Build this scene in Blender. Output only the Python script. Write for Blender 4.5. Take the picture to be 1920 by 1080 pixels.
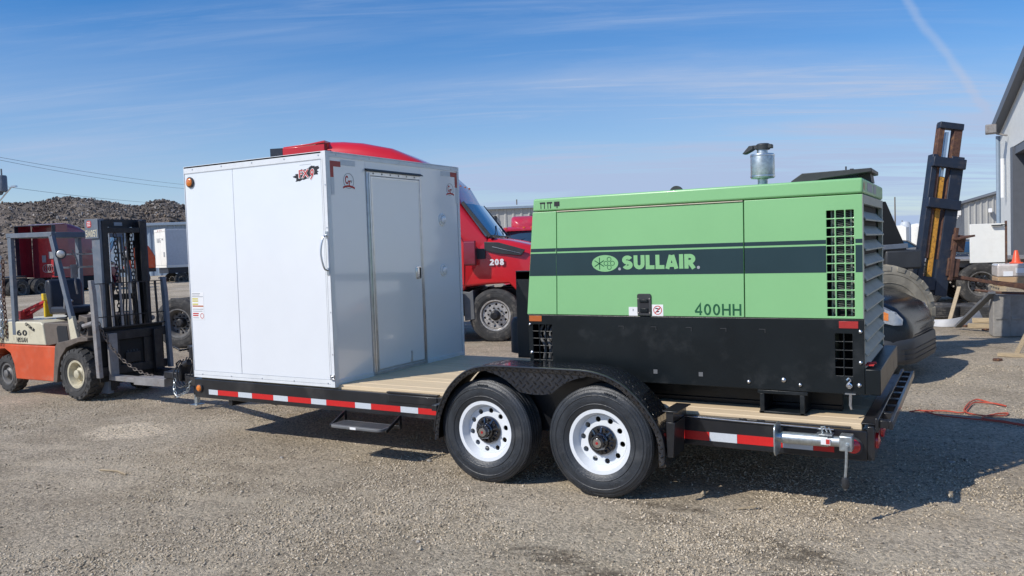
import bpy, bmesh, math, random
import numpy as np
from mathutils import Vector, Matrix, Euler, noise as mnoise
R_ = math.radians
PI = math.pi
random.seed(7)
rng = np.random.default_rng(11)
for o in list(bpy.data.objects): bpy.data.objects.remove(o)
S = bpy.context.scene
COL = S.collection

# ------------------------------------------------------------ camera, sky, sun, exposure
cd = bpy.data.cameras.new('camera'); cam = bpy.data.objects.new('camera', cd); COL.objects.link(cam)
cd.sensor_width = 36; cd.lens = 36*1505.6/1920; cd.clip_start = .05; cd.clip_end = 6000
CAMP = Vector((2.787, -5.407, 1.777))
rot = Matrix.Rotation(.5228, 4, 'Z') @ Matrix.Rotation(-.0476, 4, 'X') @ Matrix.Rotation(.0376, 4, 'Y') @ Matrix.Rotation(PI/2, 4, 'X')
cam.matrix_world = Matrix.Translation(CAMP) @ rot
S.camera = cam

SUN_EL, SUN_AZ = R_(42), (-.50, -.866)          # azimuth vector: where the sun stands
W = bpy.data.worlds.new('World'); S.world = W; W.use_nodes = True
nt = W.node_tree; nt.nodes.clear()
class NT:
    def __init__(s, nt): s.nt = nt
    def n(s, t, **k):
        x = s.nt.nodes.new(t)
        for a, b in k.items(): setattr(x, a, b)
        return x
    def link(s, a, b): s.nt.links.new(a, b)
    def m(s, op, a, b=None, c=None, clamp=False):
        x = s.n('ShaderNodeMath', operation=op); x.use_clamp = clamp
        for i, v in enumerate((a, b, c)):
            if v is None: continue
            if isinstance(v, (int, float)): x.inputs[i].default_value = v
            else: s.link(v, x.inputs[i])
        return x.outputs[0]
    def mix(s, f, a, b, blend='MIX'):
        x = s.n('ShaderNodeMix', data_type='RGBA', blend_type=blend)
        for i, v in ((0, f), (6, a), (7, b)):
            if isinstance(v, (int, float)): x.inputs[i].default_value = v
            elif isinstance(v, tuple): x.inputs[i].default_value = (*v[:3], 1)
            else: s.link(v, x.inputs[i])
        return x.outputs[2]
    def noise(s, vec, scale, detail=4, rough=.55, dist=0):
        x = s.n('ShaderNodeTexNoise'); x.inputs['Scale'].default_value = scale; x.inputs['Detail'].default_value = detail
        x.inputs['Roughness'].default_value = rough; x.inputs['Distortion'].default_value = dist
        if vec is not None: s.link(vec, x.inputs['Vector'])
        return x.outputs['Fac']
    def ramp(s, f, a, b):
        x = s.n('ShaderNodeMapRange'); x.inputs[1].default_value = a; x.inputs[2].default_value = b
        x.interpolation_type = 'SMOOTHSTEP'; s.link(f, x.inputs[0]); return x.outputs[0]
    def mapping(s, vec, scale=(1, 1, 1), rot=(0, 0, 0), loc=(0, 0, 0)):
        x = s.n('ShaderNodeMapping'); x.inputs['Scale'].default_value = scale; x.inputs['Rotation'].default_value = rot
        x.inputs['Location'].default_value = loc; s.link(vec, x.inputs[0]); return x.outputs[0]
w = NT(nt)
sky = w.n('ShaderNodeTexSky', sky_type='NISHITA'); sky.sun_disc = False
sky.sun_elevation = SUN_EL; sky.sun_rotation = math.atan2(SUN_AZ[0], SUN_AZ[1])
sky.altitude = 50; sky.air_density = 1.0; sky.dust_density = .35; sky.ozone_density = 3.2
tc = w.n('ShaderNodeTexCoord'); sep = w.n('ShaderNodeSeparateXYZ'); w.link(tc.outputs['Generated'], sep.inputs[0])
zz = w.m('MAXIMUM', sep.outputs[2], .02)
px = w.m('DIVIDE', sep.outputs[0], w.m('ADD', zz, .12)); py = w.m('DIVIDE', sep.outputs[1], w.m('ADD', zz, .12))
cmb = w.n('ShaderNodeCombineXYZ'); w.link(px, cmb.inputs[0]); w.link(py, cmb.inputs[1])
cr0 = w.mapping(cmb.outputs[0], (1, 1, 1), (0, 0, R_(-27)))
ci = w.mapping(cr0, (.34, 1.7, 1))
n1 = w.ramp(w.noise(ci, .9, 7, .62, .5), .40, .74)
n2 = w.ramp(w.noise(w.mapping(cr0, (.22, .6, 1), (0, 0, 0), (3.3, 1.2, 0)), 1.0, 3, .5), .34, .66)
n3 = w.ramp(w.noise(w.mapping(cr0, (.55, 4.2, 1), (0, 0, .12), (7, 3, 0)), 1.3, 8, .7, .8), .47, .80)
cl = w.m('ADD', w.m('ADD', w.m('MULTIPLY', n1, w.m('MULTIPLY', n2, .80)), w.m('MULTIPLY', n2, .18)), w.m('MULTIPLY', w.m('MULTIPLY', n3, n2), .75))
cl = w.m('MULTIPLY', cl, w.m('SUBTRACT', 1, w.m('MULTIPLY', w.ramp(sep.outputs[2], .10, .30), .55)))
# an old, spreading contrail: a thin great-circle band
vd = w.n('ShaderNodeVectorMath', operation='DOT_PRODUCT'); w.link(tc.outputs['Generated'], vd.inputs[0])
CN = None
def dirpx(u, v):
    d = Vector(((u-960)/1505.6, -(v-540)/1505.6, -1)); d.rotate(cam.matrix_world.to_quaternion()); return d.normalized()
ca, cb = dirpx(1705, 0), dirpx(1822, 170)
vd.inputs[1].default_value = ca.cross(cb).normalized()
wob = w.m('MULTIPLY', w.m('SUBTRACT', w.noise(tc.outputs['Generated'], 9, 4), .5), .03)
band = w.m('SUBTRACT', 1, w.ramp(w.m('ABSOLUTE', w.m('ADD', vd.outputs['Value'], wob)), .0005, .0075))
mid = ((ca+cb)/2).normalized(); vm = w.n('ShaderNodeVectorMath', operation='DOT_PRODUCT'); w.link(tc.outputs['Generated'], vm.inputs[0]); vm.inputs[1].default_value = mid
band = w.m('MULTIPLY', band, w.ramp(vm.outputs['Value'], .988, .999))
cl = w.m('ADD', cl, w.m('MULTIPLY', band, .30), clamp=True)
hz = w.m('MULTIPLY', w.m('SUBTRACT', 1, w.ramp(sep.outputs[2], -.02, .36)), .56)       # thin milky veil low down
cl = w.m('ADD', cl, hz, clamp=True)
hs = w.n('ShaderNodeHueSaturation'); hs.inputs['Saturation'].default_value = 1.48; hs.inputs['Value'].default_value = 1.34; hs.inputs['Hue'].default_value = .508; w.link(sky.outputs[0], hs.inputs['Color'])
cc = w.mix(cl, hs.outputs[0], (4.3, 5.45, 7.7))
bg = w.n('ShaderNodeBackground'); bg.inputs[1].default_value = .098; w.link(cc, bg.inputs[0])
wo = w.n('ShaderNodeOutputWorld'); w.link(bg.outputs[0], wo.inputs[0])

sl = bpy.data.lights.new('sun', 'SUN'); sun = bpy.data.objects.new('sun', sl); COL.objects.link(sun)
sl.energy = 4.1; sl.angle = R_(.53); sl.color = (1, .955, .88)
sd = Vector((SUN_AZ[0]*math.cos(SUN_EL), SUN_AZ[1]*math.cos(SUN_EL), math.sin(SUN_EL)))
sun.rotation_euler = sd.to_track_quat('Z', 'Y').to_euler(); sun.location = sd*60
S.view_settings.view_transform = 'Standard'; S.view_settings.look = 'None'; S.view_settings.gamma = 1
S.view_settings.exposure = 0.01; S.view_settings.use_curve_mapping = False

# ------------------------------------------------------------ materials
_M = {}
def mat(name, col, rough=.5, metal=0, var=.12, vscale=6, bump=0, bscale=40, coat=0, dirt=None, dscale=5, damt=.5, grain=0, gscale=300, rnd=0, emit=None, spec=.5, stretch=(1, 1, 1), alpha=None, trans=0):
    if name in _M: return _M[name]
    m = bpy.data.materials.new(name); m.use_nodes = True; n = NT(m.node_tree)
    b = m.node_tree.nodes['Principled BSDF']
    tc = n.n('ShaderNodeTexCoord').outputs['Object']
    v = n.mapping(tc, stretch)
    c = tuple(col)
    nz = n.noise(v, vscale, 5, .6)
    dark = tuple(x*(1-var) for x in c); lite = tuple(min(1, x*(1+var)) for x in c)
    out = n.mix(n.ramp(nz, .25, .75), dark, lite)
    if grain: out = n.mix(n.ramp(n.noise(v, gscale, 2), .3, .7), out, tuple(x*(1-grain) for x in c))
    if dirt:
        dn = n.ramp(n.noise(v, dscale, 8, .68), .5, .72)
        out = n.mix(n.m('MULTIPLY', dn, damt), out, dirt)
        rr = n.m('ADD', n.m('MULTIPLY', dn, (.9-rough)*damt), rough); n.link(rr, b.inputs['Roughness'])
    else:
        rr = n.m('ADD', n.m('MULTIPLY', n.m('SUBTRACT', nz, .5), .12), rough, clamp=True); n.link(rr, b.inputs['Roughness'])
    if rnd:
        oi = n.n('ShaderNodeObjectInfo').outputs['Random']
        hv = n.n('ShaderNodeHueSaturation'); n.link(n.m('ADD', n.m('MULTIPLY', oi, rnd*2), 1-rnd), hv.inputs['Value']); n.link(out, hv.inputs['Color']); out = hv.outputs[0]
    n.link(out, b.inputs['Base Color']); b.inputs['Metallic'].default_value = metal
    b.inputs['Specular IOR Level'].default_value = spec
    if coat: b.inputs['Coat Weight'].default_value = coat; b.inputs['Coat Roughness'].default_value = .06
    if trans: b.inputs['Transmission Weight'].default_value = trans
    if bump:
        bp = n.n('ShaderNodeBump'); bp.inputs['Strength'].default_value = bump; bp.inputs['Distance'].default_value = .01
        n.link(n.noise(v, bscale, 5, .6), bp.inputs['Height']); n.link(bp.outputs[0], b.inputs['Normal'])
    if emit: b.inputs['Emission Color'].default_value = (*emit[:3], 1); b.inputs['Emission Strength'].default_value = emit[3]
    _M[name] = m; return m

DUST = (.30, .26, .21)
M = dict(
 white=mat('white_gloss_panel', (.77, .80, .83), .18, var=.02, vscale=1.5, coat=1, spec=.7, bump=.015, bscale=3),
 trim=mat('white_painted_trim', (.72, .745, .76), .35, var=.05, dirt=(.45, .44, .42), dscale=9, damt=.18),
 alu=mat('aluminium', (.62, .64, .66), .32, 1, var=.1, vscale=14, bump=.05, bscale=60),
 chrome=mat('chrome', (.75, .76, .78), .12, 1, var=.05),
 zinc=mat('zinc_plated', (.50, .54, .55), .38, .85, var=.22, vscale=40, dirt=(.35, .36, .32), dscale=30, damt=.3),
 black=mat('gloss_black_frame', (.011, .012, .015), .33, var=.3, vscale=3, coat=.35, dirt=(.10, .092, .082), dscale=2.2, damt=.26, bump=.05, bscale=120),
 bblack=mat('powder_black_panel', (.008, .011, .013), .30, var=.25, vscale=2, dirt=(.05, .052, .052), dscale=4.5, damt=.28, bump=.08, bscale=300, spec=.3),
 dark=mat('dark_void', (.006, .007, .008), .8, var=.2),
 green=mat('light_green_enamel', (.235, .505, .222), .36, var=.035, vscale=1.2, coat=.1, bump=.05, bscale=180, dirt=(.24, .36, .22), dscale=1.6, damt=.1),
 dgreen=mat('dark_green_vinyl', (.014, .038, .046), .30, var=.1, vscale=2, spec=.5),
 tgreen=mat('dark_green_letter', (.010, .095, .040), .4, var=.1),
 louv=mat('grey_green_louvre', (.27, .30, .25), .45, var=.08, dirt=(.3, .27, .2), dscale=7, damt=.25),
 coil=mat('dusty_radiator_fins', (.22, .27, .23), .5, .5, var=.2, vscale=60),
 tyre=mat('new_tyre_rubber', (.024, .028, .034), .42, var=.25, vscale=12, bump=.35, bscale=90, dirt=(.095, .095, .095), dscale=5, damt=.35, spec=.6),
 otyre=mat('worn_tyre_rubber', (.045, .044, .043), .8, var=.25, vscale=10, bump=.3, bscale=40, dirt=DUST, dscale=5, damt=.5),
 dtyre=mat('dusty_tractor_tyre', (.25, .225, .175), .85, var=.3, vscale=5, bump=.5, bscale=20, dirt=(.46, .41, .32), dscale=3, damt=.7),
 rim=mat('white_steel_rim', (.74, .77, .80), .28, var=.03, coat=.2, dirt=(.5, .5, .5), dscale=8, damt=.14),
 arim=mat('brushed_truck_rim', (.60, .57, .53), .42, .7, var=.3, vscale=20, dirt=(.2, .18, .15), dscale=9, damt=.6),
 crim=mat('cream_steel_rim', (.55, .50, .36), .5, var=.2, vscale=14, dirt=(.2, .17, .12), dscale=10, damt=.7),
 grim=mat('grey_steel_rim', (.17, .165, .16), .55, .3, var=.3, vscale=12, dirt=DUST, dscale=8, damt=.6),
 pine=mat('fresh_pine_plank', (.68, .53, .34), .6, var=.12, vscale=7, stretch=(.7, 22, 22), bump=.12, bscale=8, dirt=(.50, .36, .21), dscale=3, damt=.35, rnd=.07),
 owood=mat('weathered_wood', (.42, .33, .21), .75, var=.25, vscale=9, stretch=(1, 12, 12), bump=.3, bscale=8, dirt=(.2, .16, .12), dscale=5, damt=.5, rnd=.15),
 red=mat('bright_red_truck_paint', (.62, .012, .018), .28, var=.06, vscale=1.5, coat=.8, dirt=(.25, .05, .045), dscale=2, damt=.15),
 maroon=mat('faded_maroon_paint', (.20, .013, .032), .35, var=.12, vscale=1.2, coat=.5, dirt=(.2, .10, .10), dscale=2, damt=.3),
 mred=mat('dusty_red_panel', (.50, .03, .035), .45, var=.15, dirt=(.3, .12, .1), dscale=3, damt=.4),
 retro=mat('red_reflective_tape', (.62, .02, .02), .3, var=.08, vscale=40, grain=.12, gscale=260),
 retw=mat('silver_reflective_tape', (.60, .64, .68), .3, var=.06, vscale=40, grain=.1, gscale=260),
 lred=mat('red_lens', (.60, .012, .02), .15, var=.1, vscale=60, coat=.8),
 amber=mat('amber_lens', (.72, .20, .02), .18, var=.2, vscale=60, coat=.8),
 rrefl=mat('dark_red_reflector', (.40, .03, .028), .3, var=.1, grain=.2, gscale=200),
 orefl=mat('orange_reflector', (.50, .13, .03), .3, var=.1, grain=.2, gscale=200),
 glass=mat('tinted_glass', (.02, .045, .075), .06, var=.1, coat=1, spec=.9),
 orange=mat('faded_orange_paint', (.60, .085, .022), .45, var=.14, vscale=3, dirt=(.42, .20, .13), dscale=6, damt=.5, coat=.1, bump=.05),
 cream=mat('cream_paint', (.62, .57, .42), .45, var=.06, vscale=4, dirt=(.28, .23, .15), dscale=7, damt=.45),
 fgrey=mat('slate_grey_paint', (.13, .155, .19), .42, var=.12, vscale=6, dirt=(.26, .24, .24), dscale=9, damt=.5, bump=.06),
 fgrey2=mat('worn_light_grey_steel', (.25, .24, .235), .5, var=.2, vscale=8, dirt=(.16, .10, .07), dscale=9, damt=.6, bump=.1),
 greasy=mat('greasy_black_steel', (.018, .018, .021), .42, .2, var=.4, vscale=12, dirt=(.09, .075, .06), dscale=8, damt=.45, bump=.2, bscale=40),
 brown=mat('brown_grimy_plate', (.13, .105, .085), .6, var=.25, vscale=8, dirt=(.07, .05, .04), dscale=8, damt=.5),
 seat=mat('black_vinyl', (.02, .024, .035), .42, var=.2, bump=.1),
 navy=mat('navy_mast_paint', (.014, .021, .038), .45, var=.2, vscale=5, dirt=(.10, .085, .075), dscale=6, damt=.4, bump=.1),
 rust=mat('rusty_steel', (.10, .048, .032), .75, var=.35, vscale=18, dirt=(.30, .15, .06), dscale=12, damt=.7, bump=.3),
 yrust=mat('flaking_yellow_paint', (.62, .29, .035), .6, var=.25, vscale=20, dirt=(.13, .06, .03), dscale=26, damt=1, bump=.25, bscale=60),
 suvp=mat('black_car_paint', (.006, .009, .014), .2, var=.1, coat=0, spec=.35, dirt=(.05, .05, .05), dscale=4, damt=.15),
 plast=mat('grey_black_plastic', (.035, .037, .04), .5, var=.15, bump=.1),
 gplast=mat('grey_plastic', (.13, .135, .14), .55, var=.12, dirt=DUST, dscale=4, damt=.35),
 lens=mat('clear_headlight', (.34, .37, .40), .1, var=.12, vscale=30, coat=1),
 sticker=mat('white_vinyl_sticker', (.80, .80, .80), .4, var=.03),
 ink=mat('black_print', (.015, .015, .018), .5, var=.1),
 redink=mat('red_print', (.50, .035, .03), .5, var=.1),
 yink=mat('yellow_print', (.62, .55, .12), .5, var=.1),
 greyink=mat('grey_print', (.30, .32, .34), .5, var=.1),
 whiteink=mat('white_print', (.78, .78, .78), .45, var=.05),
 vwhite=mat('dusty_white_panel', (.82, .81, .75), .5, var=.05, vscale=1.5, dirt=(.55, .50, .42), dscale=1.6, damt=.25),
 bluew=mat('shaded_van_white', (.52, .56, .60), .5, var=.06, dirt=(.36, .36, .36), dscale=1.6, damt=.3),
 conc=mat('concrete_block', (.30, .28, .25), .85, var=.2, vscale=8, bump=.4, bscale=30, dirt=(.18, .165, .15), dscale=4, damt=.5),
 card=mat('cardboard', (.46, .30, .16), .7, var=.1, dirt=(.6, .55, .48), dscale=4, damt=.4),
 wrap=mat('cloudy_stretch_wrap', (.58, .52, .47), .3, var=.15, vscale=12, coat=.6, bump=.4, bscale=22),
 cone=mat('orange_cone_plastic', (.78, .10, .035), .4, var=.08),
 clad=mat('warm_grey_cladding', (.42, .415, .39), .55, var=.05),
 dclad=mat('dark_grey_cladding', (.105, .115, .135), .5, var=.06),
 lclad=mat('pale_wall_panel', (.68, .69, .66), .55, var=.05),
 bclad=mat('blue_grey_roofing', (.25, .32, .40), .5, var=.06),
 wire=mat('power_line', (.10, .12, .15), .6),
 pole=mat('grey_timber_pole', (.17, .145, .12), .85, var=.2),
 cord=mat('orange_red_cord', (.52, .085, .04), .5, var=.1),
 blue=mat('blue_boom_paint', (.05, .14, .26), .45, var=.2, dirt=(.3, .3, .3), dscale=6, damt=.3),
 hose=mat('grey_hose', (.3, .3, .3), .5),
 yellow=mat('yellow_plastic', (.75, .50, .02), .45, var=.08),
 tarp=mat('pale_grey_tarp', (.50, .50, .50), .6, var=.1, bump=.3, bscale=10),
 hub=mat('polished_black_hub', (.09, .092, .10), .13, .9, var=.2, vscale=20, coat=.6),
)
def diamond_plate():
    m = bpy.data.materials.new('black_diamond_plate'); m.use_nodes = True; n = NT(m.node_tree); b = m.node_tree.nodes['Principled BSDF']
    uv = n.n('ShaderNodeUVMap').outputs[0]; sp = n.n('ShaderNodeSeparateXYZ'); n.link(n.mapping(uv, (1/.042, 1/.042, 1), (0, 0, PI/4)), sp.inputs[0])
    fx = n.m('SUBTRACT', n.m('FRACT', sp.outputs[0]), .5); fy = n.m('SUBTRACT', n.m('FRACT', sp.outputs[1]), .5)
    par = n.m('MODULO', n.m('ABSOLUTE', n.m('ADD', n.m('FLOOR', sp.outputs[0]), n.m('FLOOR', sp.outputs[1]))), 2)
    par = n.m('GREATER_THAN', par, .5)
    inv = n.m('SUBTRACT', 1, par)
    a = n.m('ADD', n.m('MULTIPLY', fx, par), n.m('MULTIPLY', fy, inv)); c = n.m('ADD', n.m('MULTIPLY', fy, par), n.m('MULTIPLY', fx, inv))
    r2 = n.m('ADD', n.m('POWER', n.m('DIVIDE', a, .52), 2), n.m('POWER', n.m('DIVIDE', c, .17), 2))
    h = n.m('SUBTRACT', 1, r2, clamp=True)
    bp = n.n('ShaderNodeBump'); bp.inputs['Strength'].default_value = 1; bp.inputs['Distance'].default_value = .06; n.link(h, bp.inputs['Height']); n.link(bp.outputs[0], b.inputs['Normal'])
    tc = n.n('ShaderNodeTexCoord').outputs['Object']
    n.link(n.mix(n.ramp(n.noise(tc, 5, 6), .45, .75), (.012, .015, .022), (.045, .045, .047)), b.inputs['Base Color'])
    b.inputs['Roughness'].default_value = .24; b.inputs['Coat Weight'].default_value = .6
    return m
M['diamond'] = diamond_plate()

# ------------------------------------------------------------ mesh helpers
def link(o, parent=None):
    COL.objects.link(o)
    if parent is not None: o.parent = parent
    return o
def tag(o, label=None, cat=None, group=None, kind=None):
    if label: o['label'] = label
    if cat: o['category'] = cat
    if group: o['group'] = group
    if kind: o['kind'] = kind
    return o
def thing(name, label, cat, loc=(0, 0, 0), rz=0, group=None, ry=0, sc=1):
    o = bpy.data.objects.new(name, None); o.empty_display_size = .2; COL.objects.link(o)
    o.location = loc; o.rotation_euler = (0, ry, rz); o.scale = (sc, sc, sc)
    return tag(o, label, cat, group)
SPLIT = {'wheel_well_panel', 'tail_rung', 'mast_crossbar', 'rail_cap', 'guard_slat', 'guard_crossbar', 'cross_member', 'step_bracket', 'carriage', 'frame_rail', 'rubber_edge', 'roof_extender',
 'side_skirt', 'cab_side', 'deck_frame', 'landing_leg', 'tongue', 'cable_clip', 'door_frame', 'fork_pocket_', 'weld_tab', 'hole_plug', 'data_label', 'marker_light', 'side_wall', 'wall', 'rake_trim',
 'lamp_bracket', 'roof_', 'grille_bar', 'bumper_slat', 'wiper', 'window_surround', 'tread_rib_', 'lamp_bracket_', 'bearer', 'carriage_block', 'tilt_cylinder', 'fork', 'skid_rail', 'brace', 'door_surround', 'roof', 'pictogram_slot', 'service_panel', 'axle', 'jack_label', 'label', 'edge_frame', 'underframe', 'muffler_band', 'armrest', 'arm', 'latch_paddle', 'hose'}
AX = {'x': ((0, 1, 0), (0, 0, 1), (1, 0, 0)), 'y': ((1, 0, 0), (0, 0, 1), (0, 1, 0)), 'z': ((1, 0, 0), (0, 1, 0), (0, 0, 1))}
class MB:
    def __init__(s): s.v = []; s.f = []; s.m = []; s.uv = None
    def add(s, vs, fs, m=0):
        k = len(s.v); s.v += [tuple(p) for p in vs]; s.f += [tuple(i+k for i in f) for f in fs]; s.m += [m]*len(fs); return s
    def box(s, a, b, m=0):
        x0, y0, z0 = a; x1, y1, z1 = b
        return s.add([(x0, y0, z0), (x1, y0, z0), (x1, y1, z0), (x0, y1, z0), (x0, y0, z1), (x1, y0, z1), (x1, y1, z1), (x0, y1, z1)],
                     [(0, 3, 2, 1), (4, 5, 6, 7), (0, 1, 5, 4), (1, 2, 6, 5), (2, 3, 7, 6), (3, 0, 4, 7)], m)
    def bar(s, p, q, w, h=None, up=(0, 0, 1), m=0):
        p, q = Vector(p), Vector(q); h = h or w; d = (q-p).normalized(); up = Vector(up)
        if abs(d.dot(up)) > .98: up = Vector((1, 0, 0)) if abs(d.x) < .9 else Vector((0, 1, 0))
        a = d.cross(up).normalized()*w/2; b = a.cross(d).normalized()*h/2
        vs = [p-a-b, p+a-b, p+a+b, p-a+b, q-a-b, q+a-b, q+a+b, q-a+b]
        return s.add(vs, [(0, 3, 2, 1), (4, 5, 6, 7), (0, 1, 5, 4), (1, 2, 6, 5), (2, 3, 7, 6), (3, 0, 4, 7)], m)
    def cyl(s, p, q, r, r1=None, seg=16, m=0):
        return s.tube([p, q], [r, r if r1 is None else r1], seg, m)
    def tube(s, pts, r, seg=8, m=0, closed=False):
        pts = [Vector(p) for p in pts]; n = len(pts); rs = r if isinstance(r, (list, tuple)) else [r]*n
        k = len(s.v); u = None
        for i, p in enumerate(pts):
            if closed: d = pts[(i+1) % n]-pts[i-1]
            else: d = (pts[min(i+1, n-1)]-pts[max(i-1, 0)])
            d.normalize()
            if u is None: u = d.orthogonal().normalized()
            else: u = (u-d*u.dot(d)).normalized()
            vv = d.cross(u)
            for j in range(seg):
                t = 2*PI*j/seg; s.v.append(tuple(p+(u*math.cos(t)+vv*math.sin(t))*rs[i]))
        for i in range(n if closed else n-1):
            a = k+i*seg; b = k+((i+1) % n)*seg
            for j in range(seg): s.f.append((a+j, a+(j+1) % seg, b+(j+1) % seg, b+j)); s.m.append(m)
        if not closed:
            s.f.append(tuple(k+j for j in reversed(range(seg)))); s.m.append(m)
            s.f.append(tuple(k+(n-1)*seg+j for j in range(seg))); s.m.append(m)
        return s
    def lathe(s, prof, c=(0, 0, 0), axis='y', seg=32, m=0, closed=False):
        """prof: (radius, along) pairs"""
        a, b, d = [Vector(t) for t in AX[axis]]; c = Vector(c); k = len(s.v); n = len(prof)
        for r, h in prof:
            for j in range(seg):
                t = 2*PI*j/seg; s.v.append(tuple(c+d*h+(a*math.cos(t)+b*math.sin(t))*r))
        for i in range(n if closed else n-1):
            for j in range(seg):
                p = k+i*seg; q = k+((i+1) % n)*seg
                s.f.append((p+j, p+(j+1) % seg, q+(j+1) % seg, q+j)); s.m.append(m)
        if not closed:
            for i in (0, n-1):
                if prof[i][0] > 1e-4: s.f.append(tuple(k+i*seg+j for j in range(seg))); s.m.append(m)
        return s
    def prism(s, poly, axis, lo, hi, m=0):
        """poly in the plane across axis ('x': (y,z), 'y': (x,z), 'z': (x,y))"""
        n = len(poly); f = {'x': lambda p, t: (t, p[0], p[1]), 'y': lambda p, t: (p[0], t, p[1]), 'z': lambda p, t: (p[0], p[1], t)}[axis]
        return s.add([f(p, lo) for p in poly]+[f(p, hi) for p in poly],
                     [tuple(range(n)), tuple(range(n, 2*n))]+[(i, (i+1) % n, n+(i+1) % n, n+i) for i in range(n)], m)
    def loft(s, rings, m=0, cap=True, closed=True):
        k = len(s.v); n = len(rings[0])
        for r in rings: s.v += [tuple(p) for p in r]
        for i in range(len(rings)-1):
            for j in range(n if closed else n-1):
                s.f.append((k+i*n+j, k+i*n+(j+1) % n, k+(i+1)*n+(j+1) % n, k+(i+1)*n+j)); s.m.append(m)
        if cap: s.f.append(tuple(k+j for j in range(n))); s.f.append(tuple(k+(len(rings)-1)*n+j for j in range(n))); s.m += [m, m]
        return s
    def sphere(s, c, r, seg=12, m=0, sc=(1, 1, 1)):
        c = Vector(c); k = len(s.v); rings = seg//2
        for i in range(rings+1):
            a = PI*i/rings
            for j in range(seg):
                t = 2*PI*j/seg; s.v.append((c.x+r*sc[0]*math.sin(a)*math.cos(t), c.y+r*sc[1]*math.sin(a)*math.sin(t), c.z+r*sc[2]*math.cos(a)))
        for i in range(rings):
            for j in range(seg): s.f.append((k+i*seg+j, k+i*seg+(j+1) % seg, k+(i+1)*seg+(j+1) % seg, k+(i+1)*seg+j)); s.m.append(m)
        return s
    def mesh(s, name, mats, smooth=35, recalc=True):
        me = bpy.data.meshes.new(name); me.from_pydata(s.v, [], s.f)
        mats = mats if isinstance(mats, (list, tuple)) else [mats]
        for x in mats: me.materials.append(M[x] if isinstance(x, str) else x)
        me.polygons.foreach_set('material_index', s.m)
        if s.uv is not None:
            ul = me.uv_layers.new(name='UVMap'); li = np.zeros(len(me.loops), np.int32); me.loops.foreach_get('vertex_index', li)
            ul.data.foreach_set('uv', np.array(s.uv, float)[li].ravel())
        if recalc:
            bm = bmesh.new(); bm.from_mesh(me); bmesh.ops.remove_doubles(bm, verts=bm.verts, dist=1e-6) if s.uv is None else None
            bmesh.ops.recalc_face_normals(bm, faces=bm.faces); bm.to_mesh(me); bm.free()
        me.update()
        if smooth:
            me.polygons.foreach_set('use_smooth', [True]*len(me.polygons)); me.set_sharp_from_angle(angle=R_(smooth))
        return me
    def obj(s, name, mats, parent=None, bevel=0, smooth=35, kind=None, seg=2, **k):
        if name in SPLIT and kind is None:
            par = list(range(len(s.v)))
            def fd(i):
                while par[i] != i: par[i] = par[par[i]]; i = par[i]
                return i
            for f in s.f:
                for i in f[1:]: par[fd(i)] = fd(f[0])
            comp = {}
            for f, m_ in zip(s.f, s.m): comp.setdefault(fd(f[0]), []).append((f, m_))
            if len(comp) > 1:
                first = None
                for fs in comp.values():
                    ids = sorted({i for f, _ in fs for i in f}); mp = {i: j for j, i in enumerate(ids)}
                    q = MB(); q.v = [s.v[i] for i in ids]; q.f = [tuple(mp[i] for i in f) for f, _ in fs]; q.m = [m_ for _, m_ in fs]
                    o = mobj(name, q.mesh(name, mats, smooth), parent, bevel, kind, seg, **k); first = first or o
                return first
        return mobj(name, s.mesh(name, mats, smooth), parent, bevel, kind, seg, **k)
def mobj(name, me, parent=None, bevel=0, kind=None, seg=2, loc=None, rotz=None, label=None):
    o = bpy.data.objects.new(name, me); link(o, parent)
    if bevel:
        b = o.modifiers.new('bevel', 'BEVEL'); b.width = bevel; b.segments = seg; b.limit_method = 'ANGLE'; b.angle_limit = R_(40)
    if kind: o['kind'] = kind
    if loc: o.location = loc
    if rotz is not None: o.rotation_euler = (0, 0, rotz)
    if label: o['label'] = label
    return o
PLANE = {  # local 2D (u, v, normal) -> 3D
 'y-': Matrix(((1, 0, 0), (0, 0, -1), (0, 1, 0))).transposed(),   # u->x, v->z, n->-y
}
def to_plane(me, plane, org):
    o = Vector(org)
    n = len(me.vertices); a = np.zeros(n*3); me.vertices.foreach_get('co', a); a = a.reshape(-1, 3)
    if plane == 'y-': b = np.stack([a[:, 0], -a[:, 2], a[:, 1]], 1)          # faces -y (towards camera), reads along +x
    elif plane == 'x+': b = np.stack([a[:, 2], a[:, 0], a[:, 1]], 1)         # faces +x, reads along +y
    elif plane == 'x-': b = np.stack([-a[:, 2], -a[:, 0], a[:, 1]], 1)
    elif plane == 'z+': b = a
    b = b+np.array(o); me.vertices.foreach_set('co', b.ravel()); me.update(); return me
def plate_mesh(name, outline, holes, th, material, plane='y-', org=(0, 0, 0), bev=0):
    """flat plate with real holes; org's normal coordinate is the plate's outer face"""
    c = bpy.data.curves.new(name, 'CURVE'); c.dimensions = '2D'; c.fill_mode = 'BOTH'; c.extrude = th/2-bev; c.bevel_depth = bev; c.bevel_resolution = 1
    if bev: c.offset = -bev
    for sq in [outline]+list(holes):
        sp = c.splines.new('POLY'); sp.points.add(len(sq)-1)
        for p, q in zip(sp.points, sq): p.co = (q[0], q[1], 0, 1)
        sp.use_cyclic_u = True
    o = bpy.data.objects.new(name, c); me = bpy.data.meshes.new_from_object(o); bpy.data.objects.remove(o); bpy.data.curves.remove(c)
    a = np.zeros(len(me.vertices)*3); me.vertices.foreach_get('co', a); a = a.reshape(-1, 3); a[:, 2] -= th/2; me.vertices.foreach_set('co', a.ravel())
    to_plane(me, plane, org); me.materials.clear(); me.materials.append(M[material] if isinstance(material, str) else material); me.name = name
    me.polygons.foreach_set('material_index', [0]*len(me.polygons)); me.polygons.foreach_set('use_smooth', [False]*len(me.polygons))
    return me
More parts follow.
